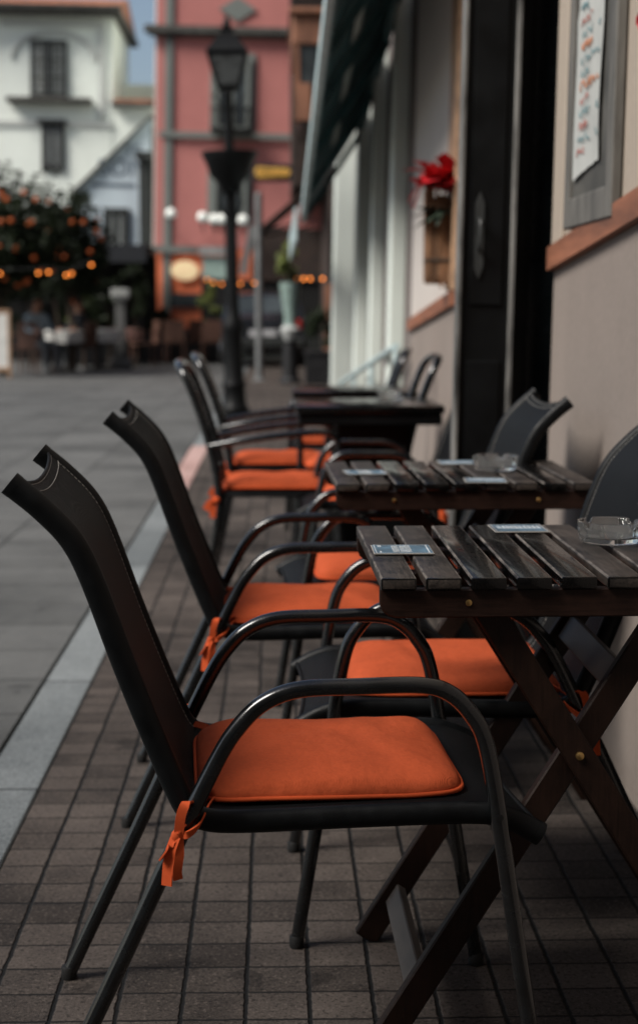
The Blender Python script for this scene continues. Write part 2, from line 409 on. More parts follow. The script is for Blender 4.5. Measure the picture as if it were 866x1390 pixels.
def tag(o, label, catg, group=None):
    o['label'] = label; o['category'] = catg
    if group: o['group'] = group
    return o
def thing(name, label, catg, loc=(0, 0, 0), rz=0, group=None, ry=0):
    o = bpy.data.objects.new(name, None); COL.objects.link(o); o.empty_display_size = .1
    o.location = loc; o.rotation_euler = (0, ry, rz); return tag(o, label, catg, group)
def dup(root, loc, rz, label=None, group=None):
    def rec(o, par):
        c = o.copy(); COL.objects.link(c)
        if par is not None: c.parent = par
        for ch in [q for q in KIDS if q.parent == o]: rec(ch, c)
        return c
    KIDS = [q for q in COL.objects if q.parent is not None]
    r = rec(root, None); r.location = loc; r.rotation_euler = (0, 0, rz)
    if label: r['label'] = label
    if group: r['group'] = group
    return r
def text_into(mb, txt, size, mtx):
    cu = bpy.data.curves.new('t', 'FONT'); cu.body = txt; cu.size = size; cu.align_x = 'CENTER'; cu.align_y = 'CENTER'; cu.extrude = .0003
    ob = bpy.data.objects.new('t', cu); COL.objects.link(ob)
    dg = bpy.context.evaluated_depsgraph_get(); dg.update()
    me = bpy.data.meshes.new_from_object(ob.evaluated_get(dg)); me.transform(mtx)
    n0 = len(mb.bm.faces); mb.bm.from_mesh(me); mb.bm.faces.ensure_lookup_table()
    for f in mb.bm.faces[n0:]: f.material_index = mb.mi
    bpy.data.objects.remove(ob); bpy.data.meshes.remove(me); bpy.data.curves.remove(cu)

# ------------------------------------------------------------------ setting: ground
mb = MB(); mb.quad([(-400, -200, -.06), (400, -200, -.06), (400, 900, -.06), (-400, 900, -.06)]); mb.build('ground', 'earth', kind='structure')
mb = MB(); mb.bb(-45, -.715, -20, 60, -.05, -.012); mb.build('street', 'road', kind='structure')
mb = MB(); mb.bb(-.552, 1.9, -20, 60, -.05, 0); mb.build('pavement', 'paver', kind='structure')
mb = MB(); mb.bb(-.695, -.557, -20, 9.6, -.05, .002, bev=.004); mb.bb(-.695, -.557, 13.2, 60, -.05, .002, bev=.004)
mb.mi = 1; mb.bb(-.695, -.557, 9.6, 13.2, -.05, .0025, bev=.004); mb.build('kerb', ['kerb', 'kerb_pink'], kind='structure')

# ------------------------------------------------------------------ sling chair
PROF = cat([(-.217, .881), (-.178, .848), (-.140, .806), (-.113, .750), (-.073, .637), (-.034, .535), (-.004, .462), (.012, .434),
            (.035, .421), (.09, .417), (.25, .420), (.40, .421), (.452, .411), (.493, .389)] and
           [(p[0], 0, p[1]) for p in [(-.217, .881), (-.178, .848), (-.140, .806), (-.113, .750), (-.073, .637), (-.034, .535), (-.004, .462),
            (.012, .434), (.035, .421), (.09, .417), (.25, .420), (.40, .421), (.452, .411), (.493, .389)]], 5)
ARM = [(-.188, .008), (-.08, .236), (-.015, .376), (.048, .506), (.080, .556), (.115, .588), (.163, .604), (.24, .606), (.324, .606), (.364, .594),
       (.394, .564), (.414, .522), (.433, .42), (.463, .224), (.498, .008)]
W_ARM, W_RAIL = .252, .2295

def sling_chair(label):
    t = thing('garden_chair', label, 'chair', group='black sling armchairs at the slatted tables')
    fr = MB()
    ell = [(.0165*math.cos(2*math.pi*k/14), .0125*math.sin(2*math.pi*k/14)) for k in range(14)]
    for sd in (-1, 1):
        m = MB(); m.sweep([p+Vector((0, sd*W_RAIL, 0)) for p in PROF], ell, ref=(0, 1, 0))
        ro = m.build('side_rail', 'rail', t, smooth=40)
        for a, b in ((PROF[0], PROF[1]), (PROF[-1], PROF[-2])):
            m = MB(); d = (a-b).normalized(); a2 = a+Vector((0, sd*W_RAIL, 0))
            m.sweep([a2-d*.006, a2+d*.002, a2+d*.004], [(u*1.03, v*1.03) for u, v in ell], ref=(0, 1, 0))
            m.build('end_cap', 'rail', ro, smooth=40)
        m = MB(); m.tube(cat([(x, sd*W_ARM, z) for x, z in ARM], 7), .0118, 14)
        ao = m.build('arm_frame', 'paint', t, smooth=50)
        for x, z in (ARM[0], ARM[-1]):
            m = MB(); m.lathe([(.0122, 0), (.0130, .003), (.0130, .020), (.0120, .022)], (x, sd*W_ARM, 0), 14); m.build('rubber_foot', 'rubber', ao)
        for x, z in ((.432, .423), (.0035, .415)):
            m = MB(); m.tube([(x, sd*(W_ARM+.013), z), (x, sd*(W_RAIL-.01), z)], .005, 8); m.build('bolt', 'paint', ao)
    for x in (.405, .06):
        m = MB(); m.tube([(x, -W_RAIL+.008, .409), (x, W_RAIL-.008, .409)], .008, 10); m.build('stretcher', 'paint', t)
    # sling
    L = [0]
    for i in range(1, len(PROF)): L.append(L[-1]+(PROF[i]-PROF[i-1]).length)
    tot = L[-1]
    def pt(d, v, off=0):
        d = max(0, min(tot, d)); i = 0
        while i < len(L)-2 and L[i+1] < d: i += 1
        f = (d-L[i])/(L[i+1]-L[i]); p = PROF[i].lerp(PROF[i+1], f)
        tg = (PROF[min(i+2, len(PROF)-1)]-PROF[max(i-1, 0)]).normalized(); nrm = Vector((-tg.z, 0, tg.x)) * -1   # towards the sitter
        if nrm.x*1+nrm.z < 0: nrm = -nrm
        sag = .010*(1-v*v)-.013*(1-.35*v**6)
        return p + Vector((0, v*(W_RAIL+.004), 0)) - nrm*(sag-off)
    m = MB(); NU, NV = 64, 14; rows = []
    for i in range(NU+1):
        row = []
        for j in range(NV+1):
            v = -1+2*j/NV
            d0 = .006+.018*(1-v*v)**.8; d1 = tot-.006-.010*(1-v*v)
            row.append(m.bm.verts.new(pt(d0+(d1-d0)*i/NU, v)))
        rows.append(row)
    for i in range(NU):
        for j in range(NV): m.bm.faces.new((rows[i][j], rows[i][j+1], rows[i+1][j+1], rows[i+1][j]))
    hem = lambda e: [pt((.006+.018*(1-v*v)**.8) if e == 0 else tot-.006-.010*(1-v*v), v) for v in [-1+2*k/20 for k in range(21)]]
    m.tube(hem(0), .0026, 8); m.tube(hem(1), .004, 8)
    so = m.build('sling', 'sling', t, smooth=50)
    m = MB()
    for off in (.004, .018):
        m.tube([pt(off+.006+.018*(1-v*v)**.8, v, .0006) for v in [-.93+1.86*k/24 for k in range(25)]], .0006, 5)
    for sd in (-.87, .87):
        ds = [.03+(.52-.03)*k/60 for k in range(61)]
        for k in range(0, 60, 1):
            m.tube([pt(ds[k], sd, .0006), pt(ds[k]*.35+ds[k+1]*.65, sd, .0006)], .0006, 4)
    m.build('stitching', 'stitch', so, smooth=0)
    # cushion
    cushion(t, .024, .402, .186, .4225)
    for k in (-1, 1): tie(t, k)
    return t

def sup(a, p):      # rounded square outline
    c, s = math.cos(a), math.sin(a)
    return (abs(c)**p)*(1 if c >= 0 else -1), (abs(s)**p)*(1 if s >= 0 else -1)

def cushion(t, x0, x1, hw, z0, th=.049):
    cx, hx = (x0+x1)/2, (x1-x0)/2
    n = 72; prof = []
    K = 26
    m = MB(); rings = []
    rnd = random.Random(3)
    wav = [rnd.uniform(-1, 1) for _ in range(8)]
    def zsurf(u, v, top, rr):
        e = max(0, 1-rr**5)
        if top: return z0+.010+(th-.010)*(e**.40)*(1-.16*rr*rr) + (.0022*math.sin(3*u+wav[0]*3)*math.sin(2.5*v+wav[1]*3) \
            + .0024*math.sin(11*v+4*u)*rr**5+.0020*math.sin(13*u-3*v)*rr**5
            - .0042*math.exp(-((u*.9+v*.30-.22)/.11)**2)*(.5+.5*math.cos(2.4*(v-.2))) - .0034*math.exp(-((u*.55-v*.8+.30)/.10)**2)*max(0, 1-((u+.35)/.6)**2)
            + .0030*math.exp(-((u*.9+v*.30-.42)/.13)**2))*min(1, e*4)
        return z0+.010-.010*(e**.5)
    for top in (1, 0):
        rings = []
        for k in range(K+1):
            rr = 1-(k/K)**1.0 if k else 1
            rr = math.sin((1-k/K)*math.pi/2) if k < K else 0
            ring = []
            if k == K: ring = [m.bm.verts.new((cx, 0, zsurf(0, 0, top, 0)))]
            else:
                for q in range(n):
                    u, v = sup(2*math.pi*q/n, .25)
                    ring.append(m.bm.verts.new((cx+hx*u*rr, hw*v*rr, zsurf(u*rr, v*rr, top, rr))))
            rings.append(ring)
        for k in range(K):
            A, B = rings[k], rings[k+1]
            for q in range(n):
                if k == K-1: m.bm.faces.new((A[q], A[(q+1) % n], B[0]))
                else: m.bm.faces.new((A[q], A[(q+1) % n], B[(q+1) % n], B[q]))
    bmesh.ops.remove_doubles(m.bm, verts=m.bm.verts, dist=.0002)
    o = m.build('seat_cushion', 'orange', t, smooth=75)
    m = MB(); path = []
    for q in range(n):
        u, v = sup(2*math.pi*q/n, .25); path.append((cx+(hx+.001)*u, (hw+.001)*v, z0+.011+.0012*math.sin(5*u+3*v)))
    m.tube(path, .0036, 8, closed=True); m.build('piping', 'orange_trim', o, smooth=60)
    return o

def tie(t, sd, knot=(-.003, .411), corner=(.046, .432)):
    m = MB(); y = sd*(W_ARM+.014); kx, kz = knot
    P = lambda x, z, yy=None: Vector((x, y if yy is None else yy, z))
    # from the cushion corner to the knot on the tube
    m.strip(cat([P(corner[0], corner[1], sd*.172), P(.036, .432, sd*.215), P(.026, .424, sd*.258), P(.010, .414, y+sd*.004), P(kx+.004, kz+.002, y)], 5), .010, (.5, 0, 1))
    m.strip(cat([P(corner[0]-.004, corner[1]+.012, sd*.17), P(.028, .44, sd*.205), P(.012, .428, sd*.25), P(-.004, .415, y+sd*.002), P(kx, kz+.004, y)], 5), .011, (.7, 0, .7))
    # loop round the tube above the knot
    m.strip(cat([P(kx, kz, y+sd*.003), P(kx+.004, kz+.03, y+sd*.004), P(kx+.012, kz+.045, y), P(kx+.02, kz+.03, y-sd*.016), P(kx+.008, kz+.004, y-sd*.02)], 5), .013, (1, 0, .3))
    m.ball((kx-.002, y+sd*.001, kz), (.008, .006, .010), 2)
    # hanging tails
    m.strip(cat([P(kx-.003, kz, y+sd*.003), P(kx-.010, kz-.018, y+sd*.007), P(kx-.014, kz-.04, y+sd*.004), P(kx-.016, kz-.066, y+sd*.006)], 5), .015, (1, .5*sd, .15))
    m.strip(cat([P(kx, kz, y+sd*.002), P(kx+.001, kz-.022, y+sd*.008), P(kx-.002, kz-.044, y+sd*.009), P(kx-.001, kz-.058, y+sd*.006)], 5), .013, (1, -.3*sd, .1))
    m.strip(cat([P(kx-.003, kz-.004, y+sd*.002), P(kx-.014, kz-.016, y+sd*.008), P(kx-.024, kz-.030, y+sd*.006)], 5), .010, (.6, .3, .6))
    m.build('cushion_tie', 'orange_trim', t, smooth=60)

c1 = sling_chair('black sling armchair with orange cushion nearest the camera, its tall back by the pale kerb')
c1.location = (-.146, 2.37, 0); c1.rotation_euler.z = .06
dup(c1, (-.142, 3.66, 0), .02, 'kerb-side black sling armchair with orange cushion, second from the camera')
dup(c1, (.530, 2.985, 0), R(180), 'wall-side black sling armchair nearest the camera, orange cushion seen behind the crossed table legs')
dup(c1, (.500, 4.22, 0), R(181), 'wall-side black sling armchair whose notched back rests near the wall beside the black doorway')
dup(c1, (.575, 5.93, 0), R(180), 'black sling armchair standing against the black door, farthest of the sling chairs')

# ------------------------------------------------------------------ hoop-backed chairs further down the row
def hoop_chair(label):
    t = thing('hoop_back_chair', label, 'chair', group='hoop backed armchairs further down the row')
    side = [(-.065, .0), (-.018, .22), (.002, .36), (.002, .43), (-.010, .52), (-.042, .65), (-.082, .77), (-.112, .845)]
    m = MB(); w = .215
    path = [(x, -w, z) for x, z in side] + [(-.135, -w*.86, .885), (-.150, -w*.5, .902), (-.155, 0, .906), (-.150, w*.5, .902), (-.135, w*.86, .885)] + [(x, w, z) for x, z in reversed(side)]
    m.sweep(cat(path, 6), [(.017*math.cos(2*math.pi*k/12), .017*math.sin(2*math.pi*k/12)) for k in range(12)])
    m.build('back_frame', 'paint', t, smooth=50)
    m = MB()
    for z, x in ((.50, -.006), ):
        m.tube([(x, -w, z), (x-.02, 0, z), (x, w, z)], .010, 8)
    m.build('back_crossbar', 'paint', t)
    for sd in (-1, 1):
        m = MB(); m.tube(cat([(-.03, sd*(w+.01), .60), (.10, sd*(w+.035), .625), (.25, sd*(w+.045), .645), (.38, sd*(w+.04), .655), (.435, sd*(w+.035), .640),
                              (.452, sd*(w+.03), .59), (.452, sd*(w+.02), .45), (.470, sd*(w+.02), .0)], 6), .0135, 12)
        m.build('arm_frame', 'paint', t, smooth=50)
    m = MB(); m.bb(.0, .45, -w, w, .405, .425, bev=.008, seg=2); m.build('seat', 'rail', t)
    cushion(t, .02, .42, .195, .4285, .05)
    for sd in (-1, 1):
        m = MB(); y = sd*(w+.012)
        m.strip(cat([(.04, sd*.18, .44), (.015, sd*.205, .425), (-.004, y, .40)], 5), .014, (.5, 0, 1))
        m.strip(cat([(-.004, y, .40), (-.03, y, .385), (-.045, y, .36)], 5), .03, (.4, 0, 1))
        m.strip(cat([(-.004, y, .40), (-.012, y, .37), (-.02, y, .33)], 5), .028, (1, 0, .2))
        m.ball((-.006, y, .398), .014)
        m.build('cushion_tie', 'orange_trim', t)
    return t
h1 = hoop_chair('kerb-side hoop-backed armchair with orange cushion, nearer of the two in front of the lamp post')
h1.location = (-.222, 6.28, 0)
dup(h1, (-.212, 7.25, 0), .03, 'kerb-side hoop-backed armchair with orange cushion, farther of the two by the lamp post')
dup(h1, (.545, 7.1, 0), R(181), 'hoop-backed black armchair at the far table nearest the black door post')
dup(h1, (.525, 8.35, 0), R(178), 'hoop-backed black armchair farthest along the wall, beside the teal handrail')

# ------------------------------------------------------------------ slatted folding tables
def folding_table(label):
    t = thing('folding_table', label, 'table', group='dark slatted folding tables')
    D, W, n, pitch, sw = .535, .587, 9, .0655, .0515
    m = MB()
    for k in range(n):
        x = (k-(n-1)/2)*pitch
        m.mi = [0, 0, 1, 1, 1, 0, 0, 1, 0][k]  # paler slats stand for wear and for sky reflection
        dz = random.uniform(-.0006, .0006); dy = random.uniform(-.002, .002)
        m.box((x, dy, .721+dz), (sw, D, .018), Matrix.Rotation(random.uniform(-.003, .003), 3, 'Z'), bev=.0028, seg=2, bmi=2)
    m.bm.normal_update()
    for f in m.bm.faces:        # only the long edges keep the painted sky glint
        if f.material_index == 2 and (abs(f.normal.y) > .25 or f.normal.z < .2):
            f.material_index = 1
    m.build('tabletop', ['worn', 'gloss', 'edgewear'], t, smooth=40)
    for sd in (-1, 1):
        m = MB(); y0 = sd*.2505
        pr = [(-.288, .712), (-.288, .690), (-.284, .680), (-.276, .673), (-.264, .670), (.264, .670), (.276, .673), (.284, .680), (.288, .690), (.288, .712)]
        m.prism(pr, 'Y', y0-.010, y0+.010); bmesh.ops.bevel(m.bm, geom=[e for e in m.bm.edges if abs(e.verts[0].co.y-e.verts[1].co.y) < 1e-5], offset=.002, segments=1, affect='EDGES')
        ao = m.build('apron', 'apron', t, smooth=30)
        for x in (-.16, .16):
            m = MB(); m.sweep([(x, y0+sd*.009, .692), (x, y0+sd*.0115, .692), (x, y0+sd*.0125, .692)], lambda q: [((.0048-.002*(q > .9))*math.cos(a), (.0048-.002*(q > .9))*math.sin(a)) for a in [k*math.pi/5 for k in range(10)]], ref=(0, 0, 1))
            m.build('screw', 'brass', ao)
    for y in (-.10, .12):
        m = MB(); m.bb(-.27, .27, y-.016, y+.016, .692, .7115, bev=.002); m.build('batten', 'legwood', t)
    cx = .010
    for sd in (-1, 1):
        for which, yo in ((1, .226), (-1, .200)):
            a = Vector((cx-which*.153, sd*yo, .700)); b = Vector((cx+which*.285, sd*yo, .004))
            m = MB(); m.bar(a, b, .021, .043, up=(which*.7, 0, .5), bev=.0025)
            # cut the feet square on the ground
            r = bmesh.ops.bisect_plane(m.bm, geom=list(m.bm.verts)+list(m.bm.edges)+list(m.bm.faces), plane_co=(0, 0, .001), plane_no=(0, 0, -1), clear_outer=True)
            bmesh.ops.holes_fill(m.bm, edges=[e for e in m.bm.edges if e.is_boundary])
            m.build('leg', 'legwood', t)
        z = .46
        piv = Vector((cx, 0, .700-.153/(.153+.285)*.696))
        m = MB(); m.sweep([(piv.x, sd*.236, piv.z), (piv.x, sd*.2405, piv.z), (piv.x, sd*.242, piv.z)], lambda q: [((.0062-.003*(q > .9))*math.cos(a), (.0062-.003*(q > .9))*math.sin(a)) for a in [k*math.pi/6 for k in range(12)]], ref=(0, 0, 1))
        m.build('pivot_bolt', 'brass', t)
    def onleg(which, f): return Vector((cx-which*.153, 0, .70)).lerp(Vector((cx+which*.285, 0, 0)), f)
    for which, f, mt, hh, yo in ((-1, .20, 'greywood', .046, .189), (-1, .88, 'greywood', .040, .189), (1, .90, 'legwood', .036, .215), (1, .16, 'legwood', .036, .215)):
        p = onleg(which, f); d = (onleg(which, 1)-onleg(which, 0)).normalized()
        m = MB(); x = Vector((0, 1, 0)); y = d; z = x.cross(y)
        m.box(p, (2*yo, hh, .018), Matrix((x, y, z)).transposed(), bev=.002); m.build('leg_stretcher', mt, t)
    return t
t1 = folding_table('dark slatted folding table nearest the camera, with crossed legs')
t1.location = (.431, 2.565, 0); t1.rotation_euler = (R(.5), 0, R(.9))
t2 = dup(t1, (.412, 3.80, 0), R(1.1), 'second dark slatted folding table, standing in front of the notched chair back by the doorway')

# ------------------------------------------------------------------ black square tables at the back
def square_table(label):
    t = thing('square_table', label, 'table', group='black square tables at the back')
    m = MB(); m.bb(-.29, .29, -.30, .30, .705, .735, bev=.006, seg=2); m.build('tabletop', 'gloss', t)
    m = MB(); m.bb(-.28, .28, -.29, .29, .66, .704, bev=.004); m.build('apron', 'blackdoor', t)
    m = MB(); m.bb(-.13, .17, -.16, .16, .03, .658, bev=.01); m.build('pedestal', 'blackdoor', t)
    m = MB(); m.bb(-.20, .24, -.22, .22, .0, .03, bev=.008); m.build('base', 'blackdoor', t)
    return t
t3 = square_table('black square pedestal table with a glass ashtray, nearer of the two black tables')
t3.location = (.365, 6.6, 0)
dup(t3, (.36, 7.75, 0), 0, 'black square pedestal table farthest down the row')

# ------------------------------------------------------------------ on the tables
def ashtray(label, loc, rz=0):
    o = thing('ashtray', label, 'ashtray', loc, rz, 'clear glass ashtrays')
    prof = [(.0, .0), (.040, .0), (.047, .002), (.050, .006), (.0512, .012), (.0535, .0345), (.0528, .0362), (.0495, .0362), (.0480, .0345), (.0462, .014), (.0430, .0105), (.0, .0095)]
    def fn(p, a, r, z):
        if z > .03:
            q = abs(((a+.5) % (math.pi/2))-math.pi/4)
            if q < .16: p.z -= .0095*math.cos(q/.16*math.pi/2)**.7
        if .011 < z < .03 and r > .049:
            p.x *= 1+.008*math.cos(12*a); p.y *= 1+.008*math.cos(12*a)
        return p
    m = MB(); m.lathe([(max(r, .0004), z) for r, z in prof], n=96, fn=fn); m.build('bowl', 'glass', o, smooth=50)
    return o
TZ = .7305
a1 = ashtray('clear glass ashtray on the nearest slatted table, at the right edge of the photo', (.541, 2.60, TZ+.0018), .3)
dup(a1, (.515, 3.80, TZ+.001), .9, 'clear glass ashtray on the second slatted table')
dup(a1, (.47, 6.72, .7355), .2, 'clear glass ashtray on the black square table in front of the hoop-backed chairs')

def beer_mat(label, kind):
    o = thing('beer_mat', label, 'beer mat', group='printed beer mats on the slatted tables')
    h = .047
    m = MB(); m.bb(-h, h, -h, h, 0, .0016, bev=.0005)
    c = m.build('card', 'matcard', o)
    m = MB()
    if kind == 0:
        m.mi = 0; m.bb(-h+.0015, h-.0015, -h+.0015, h-.0015, .0017, .0019)
        m.mi = 1
        for x0, x1, y0, y1 in ((-.044, .044, .0415, .0425), (-.044, .044, -.0425, -.0415), (-.0430, -.0420, -.041, .041), (.0395, .0412, -.041, .041)): m.bb(x0, x1, y0, y1, .0020, .0022)
        rg = random.Random(8)                   # three rows of faded block print, too blurred in the photograph to read
        for x, s in ((-.0105, .0105), (-.0000, .0070), (.0090, .0095)):
            y = -.034
            while y < .033:
                w_ = rg.uniform(.0018, .0030)
                m.bb(x-s/2, x+s/2, y, y+w_*.45, .0020, .0022)
                if rg.random() < .7: q = rg.choice((-s/2, s/2-.0018, -.001)); m.bb(x+q, x+q+.0018, y+w_*.4501, y+w_*1.3, .0020, .0022)
                y += w_*1.7
        for k, (x, y) in enumerate(((-.036, .03), (-.033, .03), (-.0355, -.03))): m.bb(x-.001, x+.001, y-.008, y+.008, .0020, .0022)
    else:
        m.mi = 2; m.bb(-h+.0015, h-.0015, -h+.0015, h-.0015, .0017, .0019)
        m.mi = 0; m.bb(-.040, .040, -.040, .040, .0020, .0021)
        m.mi = 1
        rg = random.Random(6); x = -.036
        while x < .034:                         # one row of tall block print
            w_ = rg.uniform(.0045, .0065); z0, z1 = .0023, .0025
            if rg.random() < .6: m.prism([(x, -.012), (x+.0018, -.012), (x+w_*.6, .022), (x+w_*.6-.0018, .022)], 'Z', z0, z1)
            else: m.bb(x, x+.0018, -.012, .022, z0, z1)
            m.bb(x+w_*.62, x+w_*.62+.0016, -.012, .022, z0, z1)
            x += w_+.0022
        for x0, x1, y0, y1 in ((-.043, .043, .0422, .0432), (-.043, .043, -.0432, -.0422), (-.0432, -.0422, -.043, .043), (.0422, .0432, -.043, .043)): m.bb(x0, x1, y0, y1, .0020, .0022)
    m.build('printed_face', ['matblue', 'matwhite', 'matnavy'], c, smooth=0)
    return o
b1 = beer_mat('blue and white beer mat lying across the leftmost slats of the nearest table', 0)
b1.location = (.197, 2.535, TZ+.0006)
b2 = beer_mat('navy framed beer mat at the far edge of the nearest slatted table', 1)
b2.location = (.416, 2.765, TZ+.0024); b2.rotation_euler.z = .02
dup(b1, (.205, 3.76, TZ+.0005), .1, 'blue beer mat on the leftmost slats of the second slatted table')
dup(b2, (.463, 3.575, TZ+.0005), -.06, 'navy framed beer mat in front of the ashtray on the second slatted table')
dup(b1, (.448, 4.0, TZ+.0005), 1.6, 'blue beer mat at the far edge of the second slatted table, behind the ashtray')
#BACKGROUND
# ------------------------------------------------------------------ the cafe building on the right
WX = .80
cb = thing('cafe_building', 'plastered cafe front with terracotta rail and black doorway along the right side', 'building', (WX, 0, 0), ry=R(1.1))
O = (WX, 0, 0)
def rz1(y): return 1.352 - .075*(y-3.59)      # rail line, falls with the street
def rz2(y): return 1.178 - .062*(y-7.27)
Y0, Y1, Y2, Y3 = -24, 4.83, 7.40, 9.95
m = MB(); m.prism([(Y0, 0), (Y1, 0), (Y1, rz1(Y1)-.03), (2., rz1(2)-.03), (Y0, rz1(2)-.03)], 'X', WX, WX+.3)
m.build('lower_wall', 'plaster', cb, O)
m = MB(); m.prism([(Y0, rz1(2)-.029), (2., rz1(2)-.029), (Y1, rz1(Y1)-.029), (Y1, 9.4), (Y0, 9.4)], 'X', WX, WX+.3)
m.build('upper_wall', 'cream', cb, O)
m = MB(); m.prism([(Y2, 0), (Y3, 0), (Y3, rz2(Y3)-.03), (Y2, rz2(Y2)-.03)], 'X', WX, WX+.3); m.build('lower_wall', 'plaster', cb, O)
m = MB(); m.prism([(Y2, rz2(Y2)-.029), (Y3, rz2(Y3)-.029), (Y3, 9.4), (Y2, 9.4)], 'X', WX, WX+.3); m.build('upper_wall', 'palewall', cb, O)
m = MB(); m.bb(WX+.02, WX+.3, Y1+.001, Y2-.001, 2.75, 9.4); m.build('lintel_wall', 'cream', cb, O)
m = MB(); m.bb(1.7, 8, Y0, 18.5, 0, 9.35); m.build('interior_wall', 'dark', cb, O)
m = MB(); m.bb(WX-.12, 8.2, Y0, 23.9, 9.41, 9.6); m.build('roof', 'tile', cb, O)
def rail_prof(y0, y1, f, mb):
    n = 10
    path = [(WX-.012, y0+(y1-y0)*k/n, f(y0+(y1-y0)*k/n)) for k in range(n+1)]
    mb.sweep(path, [(-.012, -.034), (.016, -.034), (.022, -.028), (.022, .020), (.014, .034), (-.012, .034)], ref=(0, 0, 1))
m = MB(); rail_prof(1.8, Y1-.004, rz1, m); m.build('wall_rail', 'railwood', cb, O)
m = MB(); rail_prof(Y2+.1, Y3-.01, rz2, m); m.build('wall_rail', 'railwood', cb, O)
m = MB(); m.bb(WX-.012, WX+.05, Y1-.17, Y1-.004, rz1(Y1)+.04, 2.75, bev=.004); m.build('architrave', 'cream', cb, O)
m = MB(); m.bb(WX-.018, WX+.05, Y2+.10, Y2+.42, rz2(Y2)+.03, 3.4, bev=.004); m.build('architrave', 'tanwood', cb, O)
# doorway
dr = MB(); dr.bb(WX, WX+.03, Y2-.10, Y2-.001, 0, 2.74, bev=.003); dr.bb(WX+.052, WX+.30, Y2-.08, Y2-.002, 0, 2.74)
dr.bb(WX+.004, WX+.29, Y1+.002, Y2-.102, 2.66, 2.745)
do = dr.build('door_frame', 'blackdoor', cb, O)
m = MB(); m.bb(WX+.031, WX+.05, Y2-.115, Y2-.004, 0, 2.65, bev=.004); m.build('frame_edge', 'wornedge', do, O)
m = MB(); m.bb(WX+.052, WX+.75, Y2-.19, Y2-.13, .01, 2.62, bev=.004)
for z0, z1 in ((.15, .95), (1.15, 2.45)): m.bb(WX+.10, WX+.70, Y2-.198, Y2-.1905, z0, z1, bev=.003)
m.build('door_leaf', 'blackdoor', cb, O)
m = MB(); m.bb(.546, .690, 5.0, 5.045, .03, 2.62, bev=.003); m.bb(.566, .668, 4.9925, 4.9995, .20, .95, bev=.003); m.bb(.566, .668, 4.9925, 4.9995, 1.12, 2.5, bev=.003)
ol = m.build('door_leaf', 'blackdoor', cb, O)
for x0, x1 in ((.530, .5455), (.6905, .708)):
    m = MB(); m.bb(x0, x1, 4.985, 5.05, .03, 2.625, bev=.004); m.build('leaf_edge', 'wornedge', ol, O)
hx = at(645, 300, 4.98).x-.012; hy = 4.990
m = MB(); m.prism([(hx-.014, 1.235), (hx, 1.20), (hx+.014, 1.235), (hx+.014, 1.43), (hx, 1.465), (hx-.014, 1.43)], 'Y', hy-.004, hy+.001)
m.tube(cat([(hx, hy-.003, 1.29), (hx, hy-.035, 1.30), (hx, hy-.035, 1.37), (hx, hy-.003, 1.38)], 5), .006, 8); m.build('door_handle', 'doormetal', ol, O)
m = MB(); m.bb(.709, .76, 5.06, 5.10, .03, 2.62, bev=.003); m.bb(.7605, 1.2, 5.065, 5.095, .03, .55); m.bb(.7605, 1.2, 5.065, 5.095, 2.5, 2.62)
lf2 = m.build('door_leaf', 'blackdoor', cb, O)
m = MB(); m.bb(.7605, 1.2, 5.075, 5.085, .551, 2.499); m.build('door_pane', 'doorglass', lf2, O)
m = MB(); m.bb(WX+.02, WX+.3, Y1+.001, Y1+.06, 0, 2.65, bev=.004); m.bb(WX+.305, WX+.9, Y1+.15, Y1+.19, .01, 2.6); m.build('door_leaf', 'blackdoor', cb, O)
m = MB(); m.bb(WX+.0, 1.7, Y1+.002, Y2-.002, .004, .02); m.build('door_sill', 'greystone', cb, O)
# striped front further on
m = MB(); m.bb(WX+.015, WX+.3, Y3+.001, 18.4, 0, 9.4); m.build('facade_wall', 'taupe', cb, O)
for y, d, ln in ((10.62, .085, .30), (12.8, .085, .32), (14.95, .10, .36), (17.8, .20, .6)):
    m = MB(); m.bb(WX-d, WX+.0145, y, y+ln, 0, 9.38, bev=.006); m.bb(WX-d-.015, WX+.0145, y-.015, y+ln+.015, 0, .16, bev=.006); m.build('pier', 'whitetrim', cb, O)

# notice board
nb = thing('notice_board', 'weathered grey framed notice board with a long handwritten menu on the cream wall', 'notice board', (WX+.026, 4.22, 1.34), ry=R(1.1))
NO = (WX, 4.22, 1.34)
m = MB(); m.bb(WX-.018, WX-.004, 3.94, 4.50, 1.39, 2.32); m.build('backing', 'board', nb, NO)
m = MB(); m.bb(WX-.030, WX-.003, 4.47, 4.54, 1.33, 2.40, bev=.004); m.bb(WX-.030, WX-.003, 3.90, 3.97, 1.33, 2.40, bev=.004)
m.bb(WX-.030, WX-.003, 3.971, 4.469, 1.33, 1.41, bev=.004); m.bb(WX-.030, WX-.003, 3.971, 4.469, 2.32, 2.40, bev=.004); m.build('frame', 'frame', nb, NO)
m = MB(); rows = []
rr = random.Random(5)
NZ = 30
for i in range(NZ+1):
    row = []; z = 1.455+(2.30-1.455)*i/NZ
    for j in range(9):
        y = 4.405-(.345-.01*math.sin(i*.35))*j/8 + (.025 if i < 16 else 0)
        zz = z + (rr.uniform(-.002, .002)-.012*(j/8) if i == 0 else 0) + .045*(j/8)*(1 if i == 0 else 0)
        row.append(m.bm.verts.new((WX-.024-.0012*math.sin(i*.4+j*.6)-.003*abs(j/4-1), y, zz)))
    rows.append(row)
for i in range(NZ):
    for j in range(8): m.bm.faces.new((rows[i][j], rows[i][j+1], rows[i+1][j+1], rows[i+1][j]))
po = m.build('menu_paper', 'paper', nb, NO)
m = MB(); z = 2.27; k = 0
